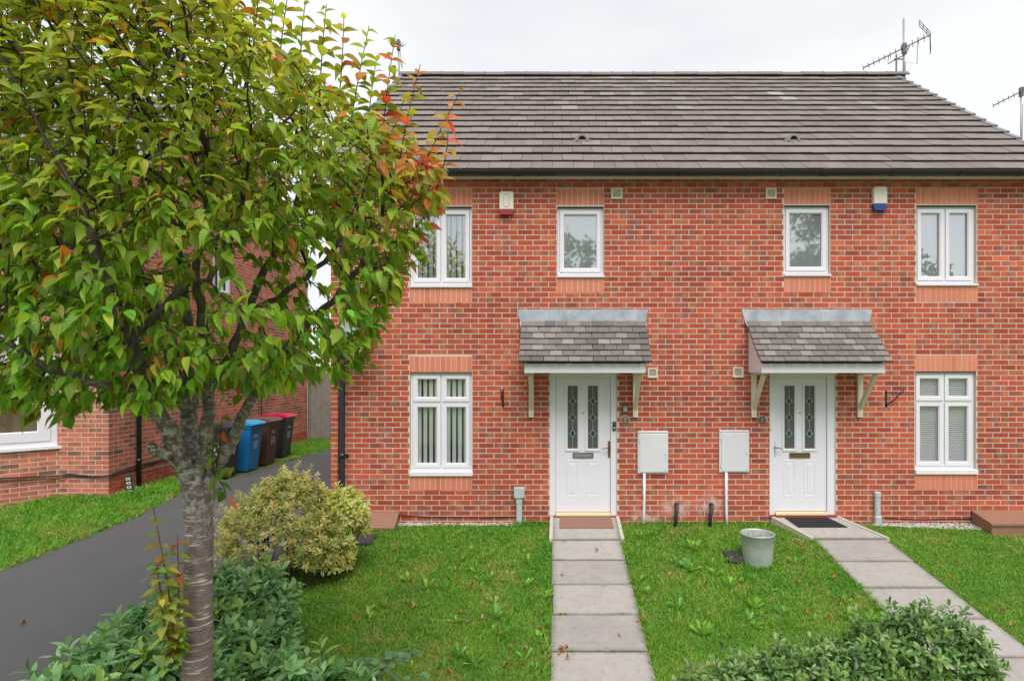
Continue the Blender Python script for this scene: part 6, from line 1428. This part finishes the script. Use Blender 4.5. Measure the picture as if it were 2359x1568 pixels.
shrub('laurel_hedge', [blob(340, 1478, 3.6, .34, .24), blob(430, 1470, 3.75, .30, .24), blob(530, 1420, 4.3, .28, .30), blob(580, 1480, 4.1, .26, .26), blob(650, 1500, 4.0, .28, .26), blob(745, 1522, 3.95, .28, .24), blob(835, 1548, 3.9, .26, .22), blob(560, 1372, 4.9, .30, .32), blob(605, 1425, 4.6, .28, .30), blob(500, 1535, 3.6, .28, .22), blob(200, 1540, 3.35, .30, .22)],
      900, .120, .40, 7, LT, M_LAUREL, PX(560, 1560, 4.0) * 1.0, 'green laurel hedge at the bottom left, round the cherry trunk', 'hedge', 'front hedges', 300, seed=4, jit=.19, spread=.95)
HT = [(.125, .255, .065), (.165, .31, .085), (.085, .18, .05), (.20, .33, .07), (.25, .37, .15)]
shrub('mixed_hedge', [blob(1600, 1545, 3.95, .26, .28), blob(1700, 1505, 4.0, .28, .30), blob(1800, 1480, 4.05, .30, .30), blob(1900, 1480, 4.1, .30, .32), blob(2000, 1440, 4.2, .30, .34), blob(2110, 1388, 4.3, .32, .38), blob(2200, 1410, 4.25, .28, .34), blob(2235, 1470, 4.15, .20, .30)],
      1650, .072, .44, 6, HT, M_LAUREL, PX(1950, 1568, 4.1) * 1.0, 'dark green clipped hedge at the bottom right between the paths', 'hedge', 'front hedges', 300, seed=5, jit=.13)
VT = [(.78, .68, .24), (.86, .76, .40), (.60, .60, .18), (.85, .62, .26), (.46, .50, .18), (.40, .46, .16)]
g_ = gz(-1.6)
shrub('variegated_bush', [(-3.45, -1.65, g_ + .50, .48, .46, .50), (-3.12, -1.6, g_ + .62, .42, .45, .62), (-3.25, -1.75, g_ + .46, .62, .45, .48), (-2.78, -1.75, g_ + .40, .38, .36, .42), (-3.40, -1.7, g_ + .85, .2, .2, .30), (-2.9, -1.6, g_ + .85, .22, .2, .30), (-3.15, -1.7, g_ + 1.0, .14, .14, .26)],
      1500, .066, .36, 8, VT, M_VARIEG, (-3.1, -1.6, g_), 'yellow and green variegated bush beside the left house corner', 'bush', None, 300, st=POINT_ST, seed=6, jit=.18, upb=.9, stems=26)
shrub('variegated_bush', [(-2.58, -1.42, g_ + .62, .33, .30, .40), (-2.66, -1.60, g_ + .30, .30, .28, .34)],
      330, .088, .44, 7, [(.76, .75, .24), (.82, .80, .34), (.66, .70, .18)], M_VARIEG, (-2.58, -1.5, g_), 'bright lime-yellow large-leaved bush by the black downpipe', 'bush', None, 150, st=LAUREL_ST, seed=7, stems=12)
# bramble arching over the lawn front
t = tag(empty('bramble', PX(900, 1568, 4.0)), 'trailing bramble with toothed leaves at the bottom edge of left lawn', 'bramble')
q = MB(); SP, SD, SU, SS = [], [], [], []
for P3 in [((905, 1640, 3.95), (890, 1560, 4.0), (880, 1515, 4.05)), ((880, 1530, 4.05), (835, 1510, 4.1), (775, 1545, 4.1)), ((890, 1540, 4.02), (920, 1510, 4.1), (945, 1505, 4.15)), ((900, 1640, 3.9), (860, 1590, 3.95), (840, 1545, 4.0)), ((900, 1640, 3.9), (930, 1590, 3.9), (960, 1560, 3.95))]:
    P_ = [np.array(PX(*p)) for p in P3]; pts = [(1 - f) ** 2 * P_[0] + 2 * f * (1 - f) * P_[1] + f * f * P_[2] for f in np.linspace(0, 1, 9)]; q.tube([Vector(p) for p in pts], .004, 5, cap=False)
    for k in range(1, 9):
        side_ = (-1) ** k
        for dv in (-.9, 0, .9):
            a = (math.pi if side_ < 0 else 0) + dv + RNG.normal(0, .2); SP.append(pts[k] + np.array((.02 * side_, 0, .01))); SD.append(np.array((math.cos(a), math.sin(a) * .8, RNG.uniform(-.1, .25)))); SU.append(np.array((0, -.5, 1.)) + RNG.normal(0, .2, 3)); SS.append(RNG.uniform(.05, .075))
q.build('stems', M_REDSTEM, t); SP, SD, SU, SS = map(np.array, (SP, SD, SU, SS)); leaf_objects('leaf', [leaf_geo(*CHERRY_ST, 1, .68, .15, .15)], SP, frames(SD, SU), SS, hsvish((.10, .20, .075), len(SP), .18), M_WEED, t)

# ---- trees across the road, mirrored in the upper windows
M_FAR = leaf_mat('far_leaf', .25, .6, 0)
def far_tree(x, y, h, r, label, seed, tone):
    rng = np.random.default_rng(seed); z0 = -1.0; t = tag(empty('broadleaf_tree', (x, y, z0)), label, 'tree', 'trees across the road'); q = MB()
    q.tube([(x, y, z0 - .1), (x + .1, y, z0 + h * .25), (x, y + .1, z0 + h * .55), (x + .1, y, z0 + h * .85)], [.28, .22, .14, .04], 10)
    cl = []
    for k in range(26):
        v = unit(rng.normal(0, 1, 3)); f = rng.uniform(.45, .95); c_ = np.array((x, y, z0 + h * .6)) + v * np.array((r, r, h * .38)) * f; cl.append((c_, rng.uniform(.7, 1.3) * r * .33)); q.tube([(x, y, z0 + h * rng.uniform(.25, .6)), tuple(c_)], [.09, .02], 6, cap=False)
    q.build('trunk', M_TWIG, t); P = []
    for c_, s_ in cl: P.append(c_ + unit(rng.normal(0, 1, (150, 3))) * (s_ * rng.uniform(.4, 1.1, (150, 1))))
    P = np.concatenate(P); n = len(P); tag(leaf_mass('crown', [leaf_geo(*POINT_ST, 1, .6, .15, .2)], P, frames(rng.normal(0, 1, (n, 3)), rng.normal(0, 1, (n, 3)) + np.array((0, 0, 1.))), rng.uniform(.22, .42, n), hsvish(tone, n, .25), M_FAR, t, 'stuff'))
far_tree(-9, -30, 10.2, 3.4, 'leafy tree mirrored in the left upper window', 1, (.10, .15, .06)); far_tree(.4, -29, 12.4, 2.4, 'leafy tree mirrored at the left side of the left small window', 2, (.10, .15, .06)); far_tree(4.9, -28, 15.2, 3.0, 'tall tree mirrored at the right side of the left small window', 3, (.10, .15, .06))
far_tree(13.2, -28, 14.6, 2.8, 'tall tree mirrored in the right small window', 4, (.10, .15, .06)); far_tree(17.6, -29, 15.6, 3.2, 'dense tree mirrored at the right side of right small window', 5, (.10, .15, .06)); far_tree(23.4, -30, 11.8, 2.2, 'leafy tree mirrored in the right upper window', 6, (.10, .15, .06))
